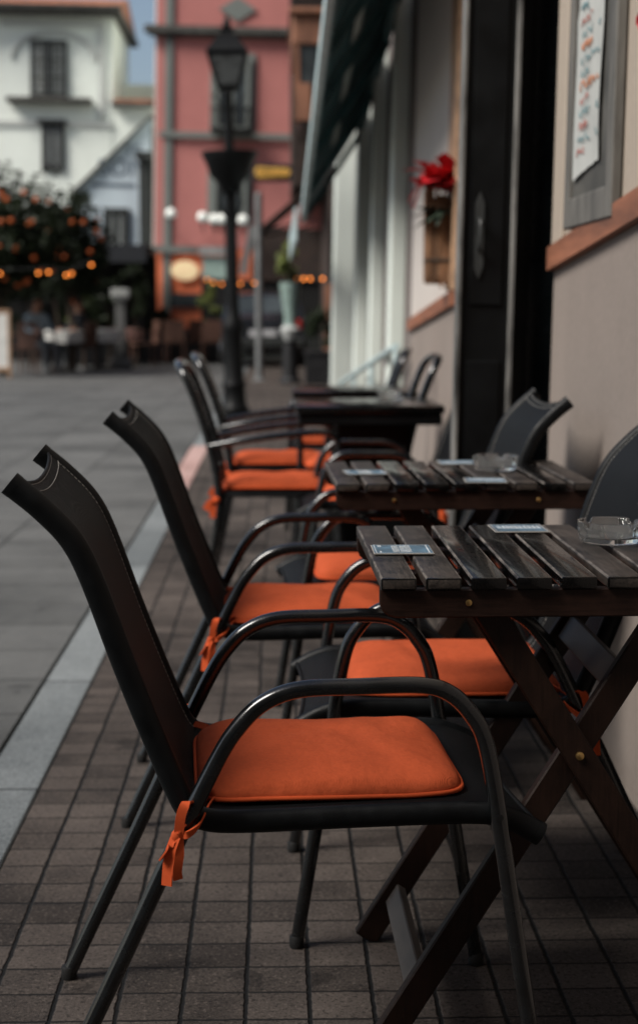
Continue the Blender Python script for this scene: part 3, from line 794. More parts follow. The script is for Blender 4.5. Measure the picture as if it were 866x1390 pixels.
while z > 1.50:
    y = 4.385-rr.uniform(0, .05); m.mi = [0, 1, 0, 1, 2, 1, 1, 2, 0, 1][k % 10]; k += 1
    end = y-rr.uniform(.10, .22)
    pts = [];
    while y > max(end, 4.09):
        pts.append((WX-.0292, y, z+rr.uniform(-.011, .013))); y -= rr.uniform(.005, .010)
    if len(pts) > 3:
        m.strip(cat(pts, 3), .0027, (0, .3, 1), .0006)
        if k % 3 == 0: m.strip(cat([(a, b, c+.004) for a, b, c in pts], 3), .0027, (0, .3, 1), .0006)
    if k % 2 == 0:
        pts = [(WX-.0292, 4.13-q*.007, z+rr.uniform(-.011, .011)) for q in range(5)]
        m.strip(cat(pts, 3), .003, (0, .3, 1), .0006)
    z -= .034
m.build('handwriting', ['redink', 'tealink', 'orangeink'], po, NO, smooth=0)

# flowers
def flower(label, loc, basket, group=None, k=1.):
    t = thing('wall_flowers', label, 'flowers', loc)
    rf = random.Random(11)
    m = MB()
    for i in range(64):
        a = rf.uniform(0, 6.28); e = rf.uniform(-.5, 1.2); L = rf.uniform(.04, .078)*k; w = L*.44
        c = Vector((rf.uniform(-.03, .03), rf.uniform(-.04, .04), rf.uniform(-.02, .03)))*k
        d = Vector((math.cos(a)*math.cos(e), math.sin(a)*math.cos(e), math.sin(e)*.8)); s = d.cross(Vector((rf.uniform(-.3, .3), rf.uniform(-.3, .3), 1))).normalized(); u = s.cross(d)
        P = [c, c+d*L*.45+s*w+u*.008, c+d*L-u*.012, c+d*L*.45-s*w+u*.008]; mid = c+d*L*.5-u*.004
        vs = [m.bm.verts.new(p) for p in P]; mv = m.bm.verts.new(mid)
        for q in range(4): m.bm.faces.new((vs[q], vs[(q+1) % 4], mv))
    for d in ((-.075, -.02, -.05), (-.06, .03, -.06)):
        m.strip(cat([(0, 0, 0), (d[0]*.5*k, d[1]*k, .01*k), (d[0]*k, d[1]*k, d[2]*k)], 5), .03*k, (.3, 1, .2), .0008)
    m.build('petals', 'petal', t, smooth=60)
    m = MB()
    for i in range(14):
        a = rf.uniform(0, 6.28); L = rf.uniform(.05, .1)*k; c = Vector((0, 0, -.06*k)); d = Vector((math.cos(a)*.8, math.sin(a)*.8, rf.uniform(-.7, 0))); s = Vector((-d.y, d.x, .2)).normalized()*L*.22
        m.quad([c, c+d*L*.5+s, c+d*L, c+d*L*.5-s])
    m.build('leaves', 'leafdark', t, smooth=0)
    m = MB(); m.ball((.045*k, -.07*k, .0), .014*k, 2); m.build('bud', 'petal_pale', t)
    return t
f1 = flower('red flowers with a pale bud on top of the bark basket beside the black doorway', at(597, 246, 7.62), True, k=2.0)
bk = thing('bark_basket', 'rough brown bark basket hung on the pale wall below the red flowers', 'basket', (.755, 7.66, 1.23))
m = MB(); rb = random.Random(2)
for i in range(9):
    x = -.048+i*.0115; z0 = rb.uniform(-.02, .03); z1 = .44+rb.uniform(-.03, .02)
    m.box((x, -.052+rb.uniform(-.004, .004), (z0+z1)/2), (.0125, .012, z1-z0), Matrix.Rotation(rb.uniform(-.02, .02), 3, 'Y'), bev=.002)
for i in range(9):
    y = -.045+i*.0115; z0 = rb.uniform(-.02, .03); z1 = .44+rb.uniform(-.03, .02)
    m.box((-.056+rb.uniform(-.004, .004), y, (z0+z1)/2), (.012, .0125, z1-z0), Matrix.Rotation(rb.uniform(-.02, .02), 3, 'X'), bev=.002)
m.bb(-.05, .05, -.046, .05, -.0, .40)
m.build('bark_slats', 'bark', bk)
m = MB(); 
for z in (.10, .33): m.bb(-.064, .055, -.062, .052, z, z+.018, bev=.003)
m.build('hoop_band', 'trunk', bk)
f2 = flower('small red flower at the top right edge of the photo, on the cream wall', (.80, 3.50, 1.735), False, k=.5)
f2.rotation_euler = (0, R(-60), 0)

# timber canopy over the striped front
def cz(y): return 2.53 - .074*(y-7.56)
ca = thing('timber_canopy', 'dark teal timber canopy with pale fascia over the striped front', 'canopy', (WX, 11, 0))
CO = (WX, 11, 0)
YA, YB = 7.2, 15.2
def slab(mb, x0, z0, x1, z1, th, ya=YA, yb=YB):
    v = []
    for y in (ya, yb):
        for x, z in ((x0, z0), (x1, z1), (x1, z1+th), (x0, z0+th)): v.append(mb.bm.verts.new((x, y, cz(y)+z)))
    for q in range(4): mb.bm.faces.new((v[q], v[(q+1) % 4], v[4+(q+1) % 4], v[4+q]))
    mb.bm.faces.new(v[:4][::-1]); mb.bm.faces.new(v[4:])
m = MB()
for x0, x1 in ((.27, .38), (.3801, .475), (.4751, .58), (.5801, .69), (.6901, .80)): slab(m, x0, .02+(x0-.25)*1.6, x1, .02+(x1-.25)*1.6, .02)
m.build('soffit_boards', 'teal', ca, CO)
m = MB(); slab(m, .225, -.05, .262, -.05, .11); m.build('fascia', 'paleteal', ca, CO)
m = MB(); slab(m, .262, -.045, .275, -.045, .10); slab(m, .74, .76, .80, .76, .12); m.build('wall_plate', 'teal', ca, CO)
for y in (7.3, 8.6, 9.9, 11.7, 13.5, 15.0):
    m = MB(); m.bar((.27, y, cz(y)-.012), (.80, y, cz(y)+.78), .05, .055, up=(0, 1, 0)); m.build('bracket', 'teal', ca, CO)
for y0, y1 in ((7.7, 8.4), (8.9, 9.7), (10.2, 11.4), (12.0, 13.2)):
    m = MB(); slab(m, .44, .285, .49, .365, .012, y0, y1); m.build('pale_batten', 'whitetrim', ca, CO)  # pale strips stand in for sky light through gaps between the boards
tag(MB().bb(.16, .185, 14.6, 20.5, 1.72, 2.02, bev=.004).build('awning_valance', 'paleteal', origin=(.17, 17.5, 1.72)), 'pale strip of valance hanging beyond the end of the teal canopy', 'awning')

# teal handrail
hr = thing('handrail', 'low teal metal handrail sloping down along the striped front', 'handrail', (.70, 9.9, 0))
HO = (.70, 9.9, 0)
A = at(545, 470, 9.8); B = at(462, 520, 15.5)
A.x = .72; B.x = B.x
m = MB(); m.tube([A, A.lerp(B, .5), B], .022, 10); m.tube([A-Vector((0, 0, .28)), B-Vector((0, 0, .2))], .014, 8); m.build('rail_bar', 'paleteal', hr, HO)
for f in (0, .33, .66, 1):
    p = A.lerp(B, f); m = MB(); m.tube([(p.x, p.y, 0), (p.x, p.y, p.z)], .018, 8); m.build('post', 'paleteal', hr, HO)

# ------------------------------------------------------------------ lamp post
lp = at(319, 565, 16.8)
LX, LY = lp.x, 16.8
lamp = thing('street_lamp', 'black cast iron street lamp with four-sided lantern and a bowl halfway up', 'street lamp', (LX, LY, 0), ry=R(-.9))
m = MB(); m.lathe([(.155, 0), (.155, .10), (.125, .14), (.115, .30), (.13, .34), (.105, .40), (.098, .85), (.115, .90), (.115, .96), (.08, 1.03), (.066, 1.15), (.062, 2.0), (.058, 2.42), (.05, 2.75), (.042, 3.30), (.055, 3.34)], n=24)
m.build('post', 'iron', lamp)
m = MB(); m.lathe([(.10, 2.30), (.13, 2.40), (.20, 2.47), (.245, 2.60), (.285, 2.68), (.285, 2.715), (.25, 2.715), (.06, 2.66)], n=28); m.build('bowl', 'iron', lamp)
for k in range(4):
    a = k*math.pi/2+.785
    m = MB(); m.tube(cat([(.05*math.cos(a), .05*math.sin(a), 2.05), (.16*math.cos(a), .16*math.sin(a), 2.18), (.13*math.cos(a), .13*math.sin(a), 2.36)], 6), .014, 8); m.build('scroll', 'iron', lamp)
def frus(mb, z0, r0, z1, r1, rot=math.pi/4):
    A = [mb.bm.verts.new((r0*math.cos(rot+k*math.pi/2), r0*math.sin(rot+k*math.pi/2), z0)) for k in range(4)]
    Bv = [mb.bm.verts.new((r1*math.cos(rot+k*math.pi/2), r1*math.sin(rot+k*math.pi/2), z1)) for k in range(4)]
    for k in range(4): mb.bm.faces.new((A[k], A[(k+1) % 4], Bv[(k+1) % 4], Bv[k]))
    mb.bm.faces.new(A[::-1]); mb.bm.faces.new(Bv)
lan = MB(); frus(lan, 3.33, .13, 3.37, .15); frus(lan, 3.66, .275, 3.70, .29); frus(lan, 3.70, .30, 3.86, .13); frus(lan, 3.86, .10, 3.93, .085); frus(lan, 3.93, .10, 3.945, .10)
lan.lathe([(.03, 3.94), (.045, 3.99), (.03, 4.03), (.012, 4.06), (.004, 4.10)], n=12)
for k in range(4):
    a = math.pi/4+k*math.pi/2; lan.bar((.145*math.cos(a), .145*math.sin(a), 3.36), (.27*math.cos(a), .27*math.sin(a), 3.67), .02, .02)
for k in range(4):
    a = k*math.pi/2
    lan.tube(cat([(.10*math.cos(a), .10*math.sin(a), 3.33), (.15*math.cos(a), .15*math.sin(a), 3.27), (.07*math.cos(a), .07*math.sin(a), 3.18), (.045*math.cos(a), .045*math.sin(a), 3.12)], 5), .010, 8)
lo = lan.build('lantern', 'iron', lamp, smooth=30)
m = MB(); frus(m, 3.372, .140, 3.655, .262); m.build('lantern_glass', 'lampglass', lo, smooth=0)

# ------------------------------------------------------------------ far buildings
def win(parent, org, x0, x1, z0, z1, y, fm='winblack', pm='glass_dark', fw=.09, bars=0):
    f = MB(); f.bb(x0, x0+fw, y-.08, y-.01, z0, z1); f.bb(x1-fw, x1, y-.08, y-.01, z0, z1); f.bb(x0+fw, x1-fw, y-.08, y-.01, z0, z0+fw); f.bb(x0+fw, x1-fw, y-.08, y-.01, z1-fw, z1)
    xm = (x0+x1)/2; f.bb(xm-fw*.4, xm+fw*.4, y-.075, y-.012, z0+fw, z1-fw)
    for k in range(bars):
        x = x0+fw+(x1-x0-2*fw)*(k+1)/(bars+1); f.tube([(x, y-.14, z0), (x, y-.14, z1)], .016, 6)
    if bars:
        for q in (.05, .35, .65, .95): f.bb(x0, x1, y-.15, y-.13, z0+(z1-z0)*q-.015, z0+(z1-z0)*q+.015)
    fo = f.build('window', fm, parent, org)
    p = MB(); p.bb(x0+fw, xm-fw*.4, y-.05, y-.02, z0+fw, z1-fw); p.bb(xm+fw*.4, x1-fw, y-.05, y-.02, z0+fw, z1-fw); p.build('pane', pm, fo, org)
    return fo
# rose building closing the street
PY = 36.0
X = lambda px, y=PY: at(px, 420, y).x
Z = lambda py, y=PY: at(400, py, y).z
pk = thing('rose_building', 'rose pink corner building with grey-green quoins closing the street', 'building', (X(212), PY, 0), ry=R(1.2))
PO = (X(212), PY, 0)
xl, xr = X(207), X(450)
m = MB(); m.bb(xl, xr, PY, PY+5, Z(335), 12); m.build('wall', 'pink', pk, PO)
m = MB(); m.bb(xl-.03, xl-.002, PY+.02, PY+5, 0, 11.99); m.build('side_wall', 'white', pk, PO)  # unseen white cover added to keep rose bounce light off the white house
m = MB(); m.bb(xl, xr, PY+.01, PY+5, 0, Z(335)-.002); m.build('ground_floor_wall', 'orangefront', pk, PO)
m = MB(); m.bb(X(219), X(230), PY-.06, PY-.002, Z(425), 12, bev=.01); m.build('quoin_strip', 'stone', pk, PO)
m = MB(); m.bb(xl-.25, xr, PY-.22, PY-.061, Z(46), Z(35), bev=.02); m.bb(xl-.15, xr, PY-.14, PY-.061, Z(50), Z(46)-.002); m.build('cornice', 'tiledark', pk, PO)
m = MB(); m.bb(X(212), xr, PY-.10, PY-.061, Z(187), Z(178), bev=.01); m.build('string_course', 'stone', pk, PO)
m = MB(); m.bb(xl, X(267), PY-.12, PY-.063, Z(343), Z(333)); m.build('string_course', 'stone', pk, PO)
m = MB(); m.bb(X(280), X(340), PY-.07, PY-.002, Z(183), Z(70), bev=.01); m.bb(X(278), X(338), PY-.07, PY-.002, Z(300), Z(205), bev=.01); m.build('window_surround', 'stone', pk, PO)
win(pk, PO, X(287), X(333), Z(175), Z(78), PY-.07, 'stone', 'glass_dark')
win(pk, PO, X(285), X(331), Z(292), Z(212), PY-.07, 'stone', 'glass_dark')
m = MB(); m.bb(X(282), X(338), PY-.55, PY-.16, Z(187)+.1, Z(185)+.16)
for k in range(13):
    x = X(283)+(X(337)-X(283))*k/12; m.tube([(x, PY-.53, Z(185)+.1), (x, PY-.53, Z(165)+.25)], .012, 6)
m.bb(X(282), X(338), PY-.56, PY-.50, Z(165)+.24, Z(165)+.29); m.build('balcony', 'iron', pk, PO)
m = MB(); m.prism([(X(290), Z(10)), (X(315), Z(27)), (X(340), Z(10)), (X(315), Z(-7))], 'Y', PY-.05, PY-.003); m.build('diamond_panel', 'stone', pk, PO)
m = MB(); m.bb(X(229), X(272), PY-.04, PY-.005, Z(416), Z(397)); m.build('shop_window', 'glass_dark', pk, PO)
m = MB(); m.bb(X(209), X(229), PY-.10, PY-.063, .02, Z(428)); m.bb(X(229)+.001, X(450), PY-.10, PY-.063, .02, Z(444)); m.build('plinth', 'winblack', pk, PO)
m = MB(); m.lathe([(.01, -.04), (.36, -.03), (.36, .03), (.01, .04)], n=24)
bmesh.ops.transform(m.bm, matrix=Matrix.Translation(Vector((X(249), PY-.05, Z(366)))) @ Matrix.Rotation(R(90), 4, 'X') @ Matrix.Diagonal((.85, .6, 1, 1)), verts=m.bm.verts)
m.build('lit_sign_panel', 'shopsign', pk, PO)
m = MB(); m.bb(X(273), X(306), PY-.09, PY-.005, Z(376), Z(346)); m.build('mint_panel', 'mint', pk, PO)
m = MB(); m.bb(X(268), X(312), PY-.16, PY-.121, Z(345), Z(333)); m.build('shop_fascia', 'canvas_pale', pk, PO)
m = MB(); m.bb(X(272), X(450), PY-.06, PY-.004, .02, Z(377)); m.build('shop_opening', 'dark', pk, PO)
m = MB(); m.bb(X(340), X(450), PY-.13, PY-.101, Z(377)+.002, Z(306)); m.build('shop_canopy_board', 'canvas_brown', pk, PO)
m = MB(); m.bb(xl-.3, xr+.2, PY-.3, PY+5.2, 12.002, 12.2); m.build('roof', 'tile', pk, PO)

# gold sign
gs = thing('hanging_sign', 'black hanging sign with gold script beside the lamp bowl', 'sign', at(370, 234, 31))
GO = gs.location.copy()
gw = abs(at(396, 234, 31).x-at(346, 234, 31).x)/2
m = MB(); m.bb(GO.x-gw, GO.x+gw, 30.97, 31.03, GO.z-.16, GO.z+.16, bev=.02); m.bb(GO.x+gw-.02, GO.x+gw+.7, 30.99, 31.01, GO.z+.10, GO.z+.14); m.build('board', 'signblack', gs, GO)
m = MB(); pts = []
for k in range(60):
    f = k/59; pts.append((GO.x-gw*.82+gw*1.64*f+.045*math.cos(k*1.1), 30.955, GO.z+.07*math.sin(k*1.1)*(1.25-.5*f)))
m.tube(cat(pts, 3), .026, 6); m.build('gold_script', 'gold', gs, GO)

# white house with tiled eave
HY = 38.0
X = lambda px, y=HY: at(px, 420, y).x
Z = lambda py, y=HY: at(200, py, y).z
wh = thing('white_house', 'white rendered house with tiled eave, and arched grille window', 'building', (X(100), HY, 0), ry=R(1.0))
WO = (X(100), HY, 0)
m = MB(); m.bb(X(-190), X(150), HY, HY+4.1, 0, Z(16)); m.build('wall', 'white', wh, WO)
m = MB(); m.bb(X(150)+.002, X(204), HY+.02, HY+4, 0, Z(142)); m.bb(X(150)+.002, X(199), HY+3, HY+4, Z(142), Z(88)); m.build('side_wing', 'white', wh, WO)
m = MB(); m.prism([(HY-.5, Z(17)), (HY-.5, Z(12)), (HY+2, Z(-25)), (HY+4.5, Z(12)), (HY+4.5, Z(17))], 'X', X(-190), X(160)); ro = m.build('roof', 'tile', wh, WO)
m = MB()
n = 70
for k in range(n):
    x = X(-190)+(X(160)-X(-190))*k/(n-1); m.tube([(x, HY-.56, Z(16)), (x, HY-.3, Z(12))], .075, 8)
m.bb(X(-190), X(163), HY-.45, HY-.02, Z(22), Z(17)); m.bb(X(150)+.003, X(163)-.001, HY-.44, HY+4.4, Z(21), Z(14)); m.build('eave', 'tiledark', ro, WO)
m = MB(); m.prism([(HY-.2, Z(139)), (HY-.2, Z(134)), (HY+2.95, Z(112)), (HY+2.95, Z(139))], 'X', X(152), X(206)); m.build('lower_roof', 'tile', wh, WO)
m = MB(); m.bb(X(150)+.003, X(206), HY-.25, HY-.0, Z(143), Z(138)); m.build('lower_eave', 'tiledark', wh, WO)
# mouldings
m = MB(); m.bb(X(3), X(140), HY-.10, HY-.002, Z(37), Z(30), bev=.02); m.bb(X(132), X(140), HY-.06, HY-.002, Z(160), Z(37)-.002); m.bb(X(-190), X(150), HY-.05, HY-.003, Z(172), Z(164)); m.build('moulding', 'greytrim', wh, WO)
arc = [(X(25+95*.5-47.5*math.cos(a)*2*.5-0), 0) for a in ()]
cxp, czp, rp = X(72), Z(80), (X(128)-X(72))
m = MB(); m.tube([(cxp+rp*math.cos(a), HY-.02, czp+rp*.62*math.sin(a)) for a in [k*math.pi/24 for k in range(25)]], .06, 8); m.build('arch_moulding', 'greytrim', wh, WO)
win(wh, WO, X(41), X(90), Z(133), Z(55), HY-.01, 'winblack', 'curtain', .07, bars=8)
m = MB(); m.bb(X(10), X(124), HY-.35, HY-.02, Z(141), Z(134), bev=.02); m.build('sill', 'tiledark', wh, WO)
win(wh, WO, X(56), X(86), Z(232), Z(166), HY-.01, 'winblack', 'curtain', .13)
m = MB(); m.bb(X(50), X(90), HY-.2, HY-.02, Z(168), Z(163)); m.build('hood', 'winblack', wh, WO)
gh = thing('gabled_house', 'blue-grey gabled house with faded painted lettering in front of the white house', 'building', (X(155), HY-.6, 0), ry=R(1.0))  # block shaped and coloured as the cast shadow on the white house
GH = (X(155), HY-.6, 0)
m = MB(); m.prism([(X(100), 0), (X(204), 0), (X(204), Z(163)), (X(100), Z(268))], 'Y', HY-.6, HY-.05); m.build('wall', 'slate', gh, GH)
m = MB(); m.prism([(X(97), Z(271)), (X(206), Z(161)), (X(206), Z(157)), (X(97), Z(267))], 'Y', HY-.75, HY-.03); m.build('verge', 'tiledark', gh, GH)  # dark strip along the slanting edge of the built shadow
m = MB()
for tx, px, py, sz in (('TE', 181, 208, .36), ('SOM', 168, 231, .56)):
    text_into(m, tx, sz, Matrix.Translation((X(px), HY-.612, Z(py))) @ Matrix.Rotation(R(90), 4, 'X'))
m.bb(X(126), X(184), HY-.614, HY-.606, Z(256), Z(251)); m.build('painted_lettering', 'fadedblue', gh, GH, smooth=0)
win(gh, GH, X(143), X(177), Z(346), Z(284), HY-.61, 'winblack', 'curtain', .16)
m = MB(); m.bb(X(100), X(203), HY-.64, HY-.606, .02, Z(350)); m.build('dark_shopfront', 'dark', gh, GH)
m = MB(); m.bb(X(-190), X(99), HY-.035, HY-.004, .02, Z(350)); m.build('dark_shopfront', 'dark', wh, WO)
# dark front filling the slot between the two
dk = thing('dark_gatehouse', 'narrow dark timber front in the gap between the white and the rose building', 'building', (X(200), 37, 0))
m = MB(); m.bb(X(191, 37), X(206.5, 37), 36.9, 37.6, 0, Z(215, 37)); m.bb(X(188, 37), X(206.5, 37), 36.7, 37.7, Z(216, 37), Z(206, 37)); m.build('front', 'winblack', dk, dk.location)

# second building down the right side
b2 = thing('balcony_building', 'dark shaded building with brown timber balcony beyond the striped front', 'building', (.95, 24, 0))
BO = (.95, 24, 0)
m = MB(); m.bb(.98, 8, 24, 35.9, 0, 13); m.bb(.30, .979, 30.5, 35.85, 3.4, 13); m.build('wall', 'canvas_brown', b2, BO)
Xb = lambda px, y=27.: at(px, 420, y).x
Zb = lambda py, y=27.: at(420, py, y).z
m = MB(); m.bb(Xb(397), .979, 27, 30.4, Zb(60), Zb(14), bev=.03); m.bb(Xb(393), .979, 26.9, 30.4, Zb(18), Zb(10), bev=.02)
m.bb(Xb(400), Xb(407), 27.02, 27.2, Zb(165), Zb(60)); m.build('balcony', 'brownwood', b2, BO)
m = MB(); m.bb(Xb(407), .979, 27.05, 30.3, Zb(165), Zb(60)-.002); m.build('balcony_window', 'glass_dark', b2, BO)
m = MB(); m.bb(Xb(400), Xb(422), 26.95, 27.015, Zb(163), Zb(112)); m.build('shutter', 'brownwood', b2, BO)
m = MB()
for k in range(20): m.tube([(Xb(396)+k*.04, 26.95, Zb(10)), (Xb(396)+k*.04, 26.95, Zb(-25))], .01, 6)
m.build('railing', 'iron', b2, BO)
m = MB(); m.bb(Xb(440), .979, 26.4, 26.8, 0, Zb(385)); m.build('brown_door', 'brownwood', b2, BO)

# leaf makers
def leaf_cloud(m, centre, rad, n, size, rng, gap=.25):
    clumps = []
    for _ in range(max(6, n//70)):
        d = Vector((rng.gauss(0, 1), rng.gauss(0, 1), rng.gauss(0, 1))).normalized(); q = rng.uniform(.45, 1.0)
        clumps.append((Vector((d.x*rad[0], d.y*rad[1], d.z*rad[2]))*q, rng.uniform(.18, .36)*min(rad)*1.5))
    for i in range(n):
        c, r = rng.choice(clumps); d = Vector((rng.gauss(0, 1), rng.gauss(0, 1), rng.gauss(0, .8))).normalized()
        p = Vector(centre)+c+d*r*rng.uniform(.4, 1)
        a = Vector((rng.gauss(0, 1), rng.gauss(0, 1), rng.gauss(0, .6))).normalized(); b = a.cross(Vector((rng.gauss(0, 1), rng.gauss(0, 1), rng.gauss(0, 1)))).normalized()
        s = size*rng.uniform(.6, 1.3); m.quad([p-a*s, p+b*s*.45, p+a*s, p-b*s*.45])

def orange_tree(label, loc, cz_, rad, n, seed, fruits):
    t = thing('orange_tree', label, 'tree', loc, group='orange trees over the terrace')
    rng = random.Random(seed)
    m = MB(); m.tube(cat([(0, 0, 0), (.03, .02, .7), (-.02, 0, 1.3), (.03, .03, cz_)], 4), lambda q: .085*(1-.6*q), 10)
    for k in range(6):
        a = k*1.05; m.tube(cat([(0, 0, 1.2+.08*k), (rad[0]*.35*math.cos(a), rad[1]*.35*math.sin(a), 1.75+.05*k), (rad[0]*.7*math.cos(a), rad[1]*.7*math.sin(a), cz_+.2*math.sin(k*2))], 4), lambda q: .04*(1-.7*q), 7)
    m.build('trunk', 'trunk', t)
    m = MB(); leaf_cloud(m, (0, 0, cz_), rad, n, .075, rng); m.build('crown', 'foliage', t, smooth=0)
    fm = None
    for k in range(fruits):
        d = Vector((rng.gauss(0, 1), -abs(rng.gauss(0, 1)), rng.gauss(0, .8))).normalized(); p = Vector((d.x*rad[0], d.y*rad[1], d.z*rad[2]+cz_))*1.0
        p = Vector((d.x*rad[0]*.98, d.y*rad[1]*.98, cz_+d.z*rad[2]*.95))
        if fm is None: fm = MB().ball((0, 0, 0), .05, 2).build('orange', 'fruit', t); o = fm
        else: o = fm.copy(); COL.objects.link(o)
        o.location = p
    return t
p = at(28, 350, 27.5); orange_tree('dense dark orange tree at the left edge, larger one with most fruit', (p.x-.35, 27.5, 0), at(28, 318, 27.5).z, (1.08, .95, 1.02), 8500, 3, 40)
p = at(95, 350, 29.5); orange_tree('smaller dark orange tree right of the large one, in front of the white house', (p.x, 29.5, 0), at(95, 335, 29.5).z, (.62, .6, 1.02), 5200, 5, 16)

# terrace on the left
tc = thing('terrace_canopy', 'low black canopy on posts shading the terrace in front of the white house', 'canopy', (at(120, 420, 34).x, 34, 0))
TO = tc.location.copy()
xa, xb = at(-60, 420, 33.5).x, at(204, 420, 33.5).x
m = MB(); m.bb(xa, xb, 32.6, 35.5, 2.30, 2.40); m.bb(xa, xb, 32.55, 32.6, 2.05, 2.40); m.build('roof_panel', 'shirt_dark', tc, TO)
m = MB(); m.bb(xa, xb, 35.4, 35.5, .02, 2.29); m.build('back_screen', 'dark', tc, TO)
for x in (xa+.1, (xa+xb)/2, xb-.1):
    m = MB(); m.tube([(x, 32.7, 0), (x, 32.7, 2.3)], .05, 8); m.build('post', 'iron', tc, TO)

# lamps, bulbs
def bulb_string(label, pts, idx):
    t = thing('string_lights', label, 'string lights', pts[0])
    o0 = Vector(pts[0])
    P = [Vector(q) for q in pts]
    m = MB(); m.tube(cat([q+Vector((0, 0, .07)) for q in P], 4) if len(P) > 2 else [q+Vector((0, 0, .07)) for q in P], .008, 6); m.build('cable', 'rubber', t, o0)
    for q in P:
        m = MB(); m.lathe([(.003, -.022), (.016, -.016), (.022, 0), (.016, .016), (.006, .022)], q-o0, 12); bo = m.build('bulb', 'bulb', t); m = MB(); m.lathe([(.010, .0225), (.012, .03), (.012, .075), (.006, .08)], q-o0, 10); m.build('socket', 'rubber', bo)
    return t
bulb_string('row of small amber bulbs strung below the orange trees', [at(px, py, 26.3) for px, py in ((-20, 372), (0, 371), (52, 370), (66, 369), (90, 373), (97, 371), (124, 359))], 0)
bulb_string('row of amber bulbs strung behind the lamp post', [at(px, py, 33) for px, py in ((281, 379), (290, 383), (301, 385), (326, 385), (345, 384))], 0)
bulb_string('row of three bright amber bulbs under the dark awning on the right', [at(px, py, 25.5) for px, py in ((402, 377), (412, 378), (421, 378), (438, 378))], 0)
def globe(label, px, py, y):
    t = thing('globe_lamp', label, 'lamp', at(px, py, y), group='white globe lamps on the rose building')
    m = MB(); m.ball((0, 0, 0), .115, 3); m.build('globe', 'globe', t)
    m = MB(); m.tube(cat([(0, 0, -.10), (0, .02, -.22), (0, PY-y-.08, -.30)], 5), .018, 8); m.lathe([(.05, -.13), (.05, -.09)], n=12); m.build('bracket', 'iron', t)
globe('white globe lamp on the quoin of the rose building, leftmost of the globes', 232, 289, 35.4)
globe('white globe lamp left of the pair by the lamp post', 275, 294, 35.4)
globe('white globe lamp of the pair left of the lamp post, its left one', 291, 297, 35.4)
globe('white globe lamp of the pair left of the lamp post, its right one', 302, 297, 35.4)
globe('white globe lamp just right of the lamp post', 330, 298, 35.4)

# grey pole
p = at(352, 512, 25.5)
gp = thing('street_pole', 'slim grey metal pole standing behind the lamp post', 'pole', (p.x, 25.5, 0))
m = MB(); m.tube([(0, 0, 0), (0, 0, at(352, 265, 25.5).z)], .055, 12); m.ball((0, 0, at(352, 265, 25.5).z), .058); m.build('shaft', 'galv', gp)
m = MB(); m.lathe([(.12, 0), (.12, .015), (.07, .03), (.07, .10)], n=16); m.build('base_plate', 'galv', gp)

# brown awning with pale drop
aw = thing('shop_awning', 'sloping dark brown shop awning in the street beyond the lamp post', 'awning', (.6, 29, 0))
AO = (.6, 29, 0)
a = at(352, 318, 29); b = at(418, 262, 29)
m = MB(); m.prism([(a.x, a.z), (b.x, b.z), (b.x, b.z+.06), (a.x, a.z+.06)], 'Y', 28, 30.4); m.prism([(a.x, a.z), (a.x+.02, a.z), (a.x+.02, a.z-.16), (a.x, a.z-.16)], 'Y', 28, 30.4); m.build('canvas', 'canvas_brown', aw, AO)
m = MB()
for y in (28.05, 30.3): m.tube([(a.x+.05, y, a.z+.02), (b.x+.1, y, b.z-.5)], .02, 8)
m.build('arm', 'iron', aw, AO)
a = at(330, 372, 31); b = at(342, 306, 31)
m = MB(); m.strip(cat([a, a.lerp(b, .3)+Vector((-.01, 0, 0)), a.lerp(b, .7)+Vector((.015, 0, 0)), b], 5), .14, (1, .3, 0), .004)
tag(m.build('hanging_banner', 'canvas_pale', origin=a), 'pale hanging cloth banner between lamp post and grey pole', 'banner')

# vase with plant
p = at(394, 492, 24.5)
vs = thing('tall_vase', 'tall pale green vase on a white foot beneath the brown awning', 'vase', (p.x, 24.5, 0))
zb, zt = at(394, 452, 24.5).z, at(394, 383, 24.5).z
m = MB(); m.lathe([(.10, zb+.12), (.085, zb+.2), (.12, zb+.45), (.15, zt-.1), (.16, zt), (.13, zt), (.10, zt-.1)], n=20); m.build('body', 'vase', vs)
m = MB(); m.lathe([(.07, zb-.12), (.14, zb), (.15, zb+.06), (.10, zb+.12)], n=20); m.build('foot', 'canvas_pale', vs)
m = MB(); m.lathe([(.17, 0), (.17, .05), (.12, .1), (.11, zb-.15), (.13, zb-.121)], n=20); m.build('pedestal', 'signblack', vs)
pl = thing('potted_plant', 'yellow-green bushy plant growing in the tall pale vase', 'plant', (p.x, 24.5, zt))
rng = random.Random(4); m = MB(); leaf_cloud(m, (0, 0, .32), (.22, .22, .30), 900, .04, rng); m.build('foliage', 'foliage2', pl, smooth=0)
m = MB()
for k in range(5): m.tube(cat([(0, 0, -.12), (.03*math.cos(k), .03*math.sin(k), .1), (.14*math.cos(k*1.3), .14*math.sin(k*1.3), .38)], 4), .008, 6)
m.build('stems', 'trunk', pl)

